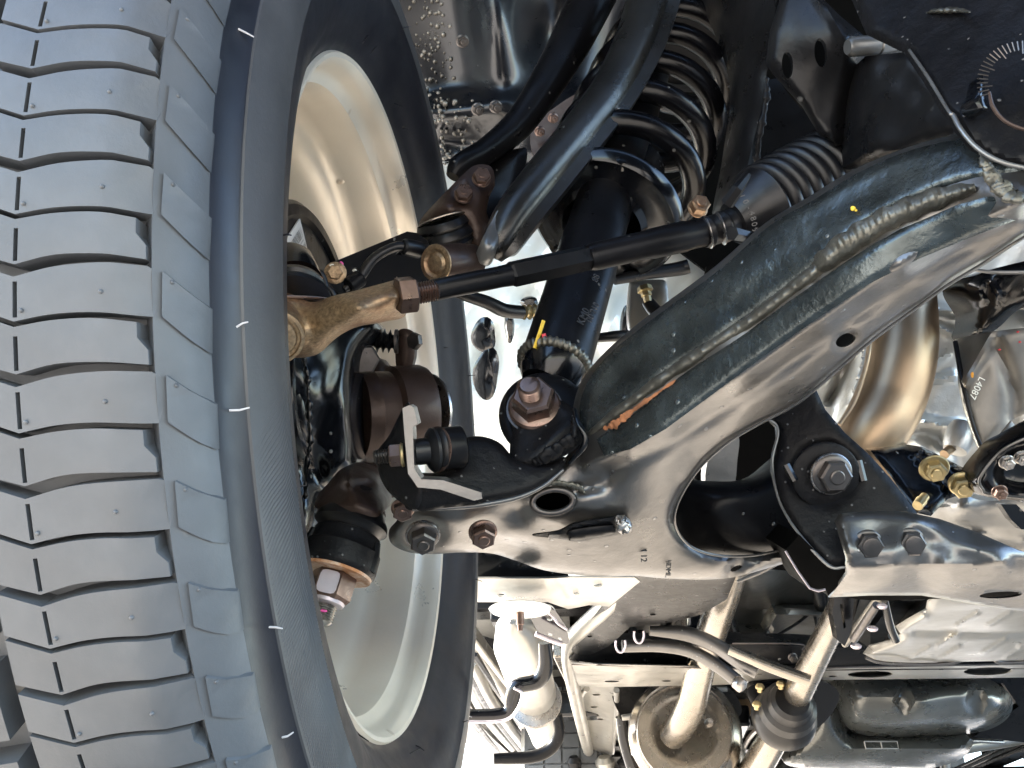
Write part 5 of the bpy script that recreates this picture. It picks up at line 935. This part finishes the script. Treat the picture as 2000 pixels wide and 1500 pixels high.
# fuel tank
ft = thing('fuel_tank', 'dark grey rounded pressed fuel tank at the lower right corner', 'fuel tank', P(1800, 1390, 1.9))
sheet(ft, 'upper_shell', 'tank', [(1642, 1385), (1650, 1345), (1700, 1325), (1900, 1325), (1955, 1340), (1978, 1375), (1960, 1410), (1900, 1432), (1760, 1440), (1690, 1436), (1655, 1420)], [(1650, 1380, 1.9), (1970, 1370, 1.9), (1800, 1330, 1.85), (1800, 1435, 1.98), (1800, 1385, 1.84)], th=.15, step=8, roll=.12, rollw=20, bumps=[(1765, 1370, 16, 26, 0, .025, 6), (1905, 1370, 20, 24, 0, .025, 6)])
sheet(ft, 'lower_shell', 'tank', [(1600, 1372), (1632, 1378), (1650, 1425), (1690, 1446), (1860, 1444), (1900, 1446), (1880, 1480), (1820, 1500), (1700, 1510), (1560, 1500), (1530, 1480), (1560, 1430)], [(1600, 1390, 2.0), (1700, 1450, 2.0), (1880, 1450, 2.0), (1700, 1500, 2.15), (1560, 1490, 2.1)], th=.12, step=8, roll=.1, rollw=16, bumps=[(1800, 1478, 90, 14, 0, .03, 4)])
sheet(ft, 'tank_strap', 'frame_dark', [(1560, 1330), (2100, 1322), (2100, 1460), (1900, 1440), (1990, 1380), (1960, 1335), (1700, 1322), (1640, 1350), (1560, 1380)], [(1570, 1340, 2.1), (2080, 1330, 2.1), (2080, 1450, 2.1)], th=.02, step=14, smooth=False)
b = MB()
for x0, x1, y0, y1 in ((1688, 1720, 1448, 1462), (1720, 1752, 1448, 1462)):
    q = [P(x, y, 1.975) for x, y in ((x0, y0), (x1, y0), (x1 + 3, y1), (x0 + 3, y1), (x0, y0))]; sweep(b, q, .0018, 6)
link('stamped_frame', b, 'grey_metal', ft)
ra = thing('rear_axle_parts', 'pale rear axle tube and linkages low at the bottom right edge', 'rear axle', P(1850, 1460, 2.8))
tubeP(ra, 'axle_tube', 'frame_pale', [(1800, 1490, 2.7, 12), (1880, 1460, 2.7, 14), (1960, 1448, 2.7, 12), (2060, 1430, 2.7, 12)], n=18)
tubeP(ra, 'brake_pipe', 'steel', [(1770, 1500, 2.4, 4), (1830, 1462, 2.4, 4), (1880, 1448, 2.4, 4), (1960, 1450, 2.4, 4)], n=10)
for k, (x, w_) in enumerate(((1790, 16), (1820, 14), (1845, 10), (1120, 14), (1180, 20), (1225, 22))): latheP(ra, 'linkage', 'frame_dark' if k % 2 else 'frame_pale', (x, 1478, 2.6), (x + 6, 1520, 2.6), [(0, w_ * .6), (.2, w_), (.6, w_ * .8), (1, w_)], n=14)
# rear tyres
def rear_tyre(label, p):
    T = thing('wheel_with_tyre', label, 'wheel', p, 'rear wheels seen under the vehicle')
    ax = Vector((C8, -S8, 0)); b = MB(); Rr = .385
    pr_ = [(-.10, .30), (-.12, .33), (-.105, .365)]
    for s in np.linspace(-.10, .10, 11): pr_.append((s, Rr - .008 - 1.2 * s * s))
    pr_ += [(.105, .365), (.12, .33), (.10, .30), (.08, .24)]
    lathe(b, pr_, p, ax, 96); ty = link('tyre', b, 'tread', T)
    up = Vector((0, 0, 1)); fw = Vector((S8, C8, 0))
    for rib in range(4):
        b = MB(); s0 = -.095 + rib * .049
        for k in range(60):
            t0 = 2 * math.pi * k / 60; t1 = t0 + 2 * math.pi / 60 * .88
            v = []
            for rr in (Rr - .010, Rr + .0):
                for t, s in ((t0, s0), (t0, s0 + .043), (t1, s0 + .043), (t1, s0)): v.append(p + ax * s + (fw * math.cos(t) + up * math.sin(t)) * (rr - 1.2 * s * s))
            b.add(v, [(4, 5, 6, 7), (0, 1, 5, 4), (1, 2, 6, 5), (2, 3, 7, 6), (3, 0, 4, 7)])
        r = link('tread_rib', b, 'tread', T)
    return T
q = car(0, 2.95, .385); rear_tyre('rear wheel seen at the bottom left of centre, below the curved hook bar', Vector((.19, 3.18, .385)))
rear_tyre('rear wheel at the bottom right corner, beyond the fuel tank', Vector((1.72, 3.0, .385)))

# more of the ladder frame and floor, placed in the vehicle's own axes
def cslab(T, name, m, x0, x1, y0, y1, z0, z1, bevel=.006):
    b = MB(); v = [car(x, y, z) for z in (z0, z1) for x, y in ((x0, y0), (x1, y0), (x1, y1), (x0, y1))]
    b.add(v, [(3, 2, 1, 0), (4, 5, 6, 7), (0, 1, 5, 4), (1, 2, 6, 5), (2, 3, 7, 6), (3, 0, 4, 7)])
    return link(name, b, m, T, bevel=bevel)
for y0 in (1.95, 2.45, 2.95, 3.5): cslab(fr, 'cross_member', 'frame_dark', .28, 1.25, y0, y0 + .09, .50, .60)
cslab(fr, 'side_rail', 'frame_dark', 1.18, 1.28, 1.0, 4.1, .46, .60); cslab(fr, 'side_rail', 'frame_dark', .22, .32, 1.7, 4.1, .46, .60)
for k in range(9):
    x = .36 + k * .095
    cslab(fl, 'floor_rib', 'floor_dark', x, x + .03, 1.1, 4.0, .64, .662, .004)
for k in range(5): cslab(fl, 'outrigger', 'frame_dark', -.12, .24, 1.35 + k * .5, 1.42 + k * .5, .56, .66)
def ctube(T, name, m, pts, r, n=14):
    b = MB(); sweep(b, [car(*q) for q in cr(pts, 6)], r, n); return link(name, b, m, T)
ctube(mu, 'tail_pipe', 'exhaust', [(.55, 2.1, .50), (.55, 2.6, .52), (.62, 3.0, .58), (.9, 3.3, .58), (1.0, 4.0, .50)], .030)
for dx in (0, .022, .044): ctube(pp, 'fuel_line', 'steel' if dx else 'rubber', [(.36 + dx, 1.3, .585), (.36 + dx, 1.9, .585), (.38 + dx, 2.4, .585), (.38 + dx, 3.6, .59)], .0055, 8)
ctube(ra, 'axle_housing', 'frame_dark', [(.06, 2.95, .39), (.5, 2.95, .39), (.72, 2.95, .40), (1.0, 2.95, .39), (1.5, 2.95, .39)], .045, 20)
b = MB(); lathe(b, [(-.13, .05), (-.08, .11), (0, .135), (.06, .12), (.12, .05)], car(.74, 2.95, .40), Vector((S8, C8, 0)), 32); link('differential', b, 'tank', ra)
for x in (.16, 1.34):
    for k in range(3): cslab(ra, 'leaf_spring', 'frame_dark', x, x + .06, 2.3 + k * .12, 3.7 - k * .12, .46 - k * .013, .471 - k * .013, .002)
    b = MB(); sweep(b, [car(x + .03, 2.95, .42), car(x + .10, 3.15, .78)], .028, 16); link('rear_damper', b, 'satin_black', ra)
for k, (x, y, z, w_, h_) in enumerate(((.42, 1.55, .52, .10, .08), (.98, 1.5, .50, .14, .10), (.55, 2.25, .56, .08, .06), (1.02, 2.3, .52, .16, .10), (.45, 2.75, .55, .1, .07), (.9, 2.7, .5, .1, .1))):
    cslab(tn, 'bracket_box', ('frame_pale', 'grey_metal', 'floor_dark')[k % 3], x, x + w_, y, y + w_ * 1.3, z, z + h_, .008)
    for j in range(2):
        b = MB(); hexnut(b, car(x + w_ * (.3 + .4 * j), y + w_ * .4, z), (0, 0, -1), .018, .01, flange=.013, fh=.002); link('bolt', b, 'steel', tn)

# denser underbody near the tyre and above the crossmember
for x, y0, y1, w_, m_ in ((-.10, 1.25, 3.6, .03, 'frame_dark'), (-.02, 1.3, 3.7, .02, 'frame_pale'), (.05, 1.2, 3.7, .035, 'frame_dark'), (.13, 1.5, 3.7, .02, 'can_metal'), (-.16, 1.2, 3.8, .02, 'grey_metal')):
    cslab(fl, 'sill_rail', m_, x, x + w_, y0, y1, .50, .53, .004)
for x, y, z, dx, dy, dz, m_ in ((.40, 1.30, .50, .06, .05, .08, 'gloss_black'), (.62, 1.42, .54, .10, .04, .06, 'frame_dark'), (.80, 1.30, .56, .05, .10, .05, 'grey_metal'), (.34, 1.75, .48, .05, .16, .07, 'gloss_black'), (.70, 1.90, .46, .16, .06, .05, 'frame_dark'), (.50, 2.05, .44, .06, .22, .05, 'gloss_black'), (1.10, 1.9, .46, .06, .25, .1, 'frame_dark'), (.86, 2.15, .42, .10, .10, .10, 'gloss_black'), (.10, 1.85, .44, .10, .07, .06, 'gloss_black'), (.06, 2.3, .42, .12, .05, .05, 'frame_dark')):
    cslab(tn, 'bracket_box', m_, x, x + dx, y, y + dy, z, z + dz, .007)
for q, r, m_ in (([(.45, 1.15, .54), (.50, 1.5, .50), (.46, 1.9, .48), (.52, 2.6, .48)], .009, 'satin_black'), ([(.62, 1.2, .56), (.72, 1.6, .50), (.95, 1.8, .48), (1.0, 2.4, .48)], .012, 'rubber'), ([(.30, 1.3, .50), (.28, 1.8, .46), (.20, 2.1, .44), (.18, 2.8, .44)], .008, 'satin_black'), ([(.80, 1.5, .52), (.78, 2.0, .47), (.60, 2.2, .46), (.58, 2.9, .46)], .007, 'steel')):
    ctube(pp, 'underbody_pipe', m_, q, r, 12)
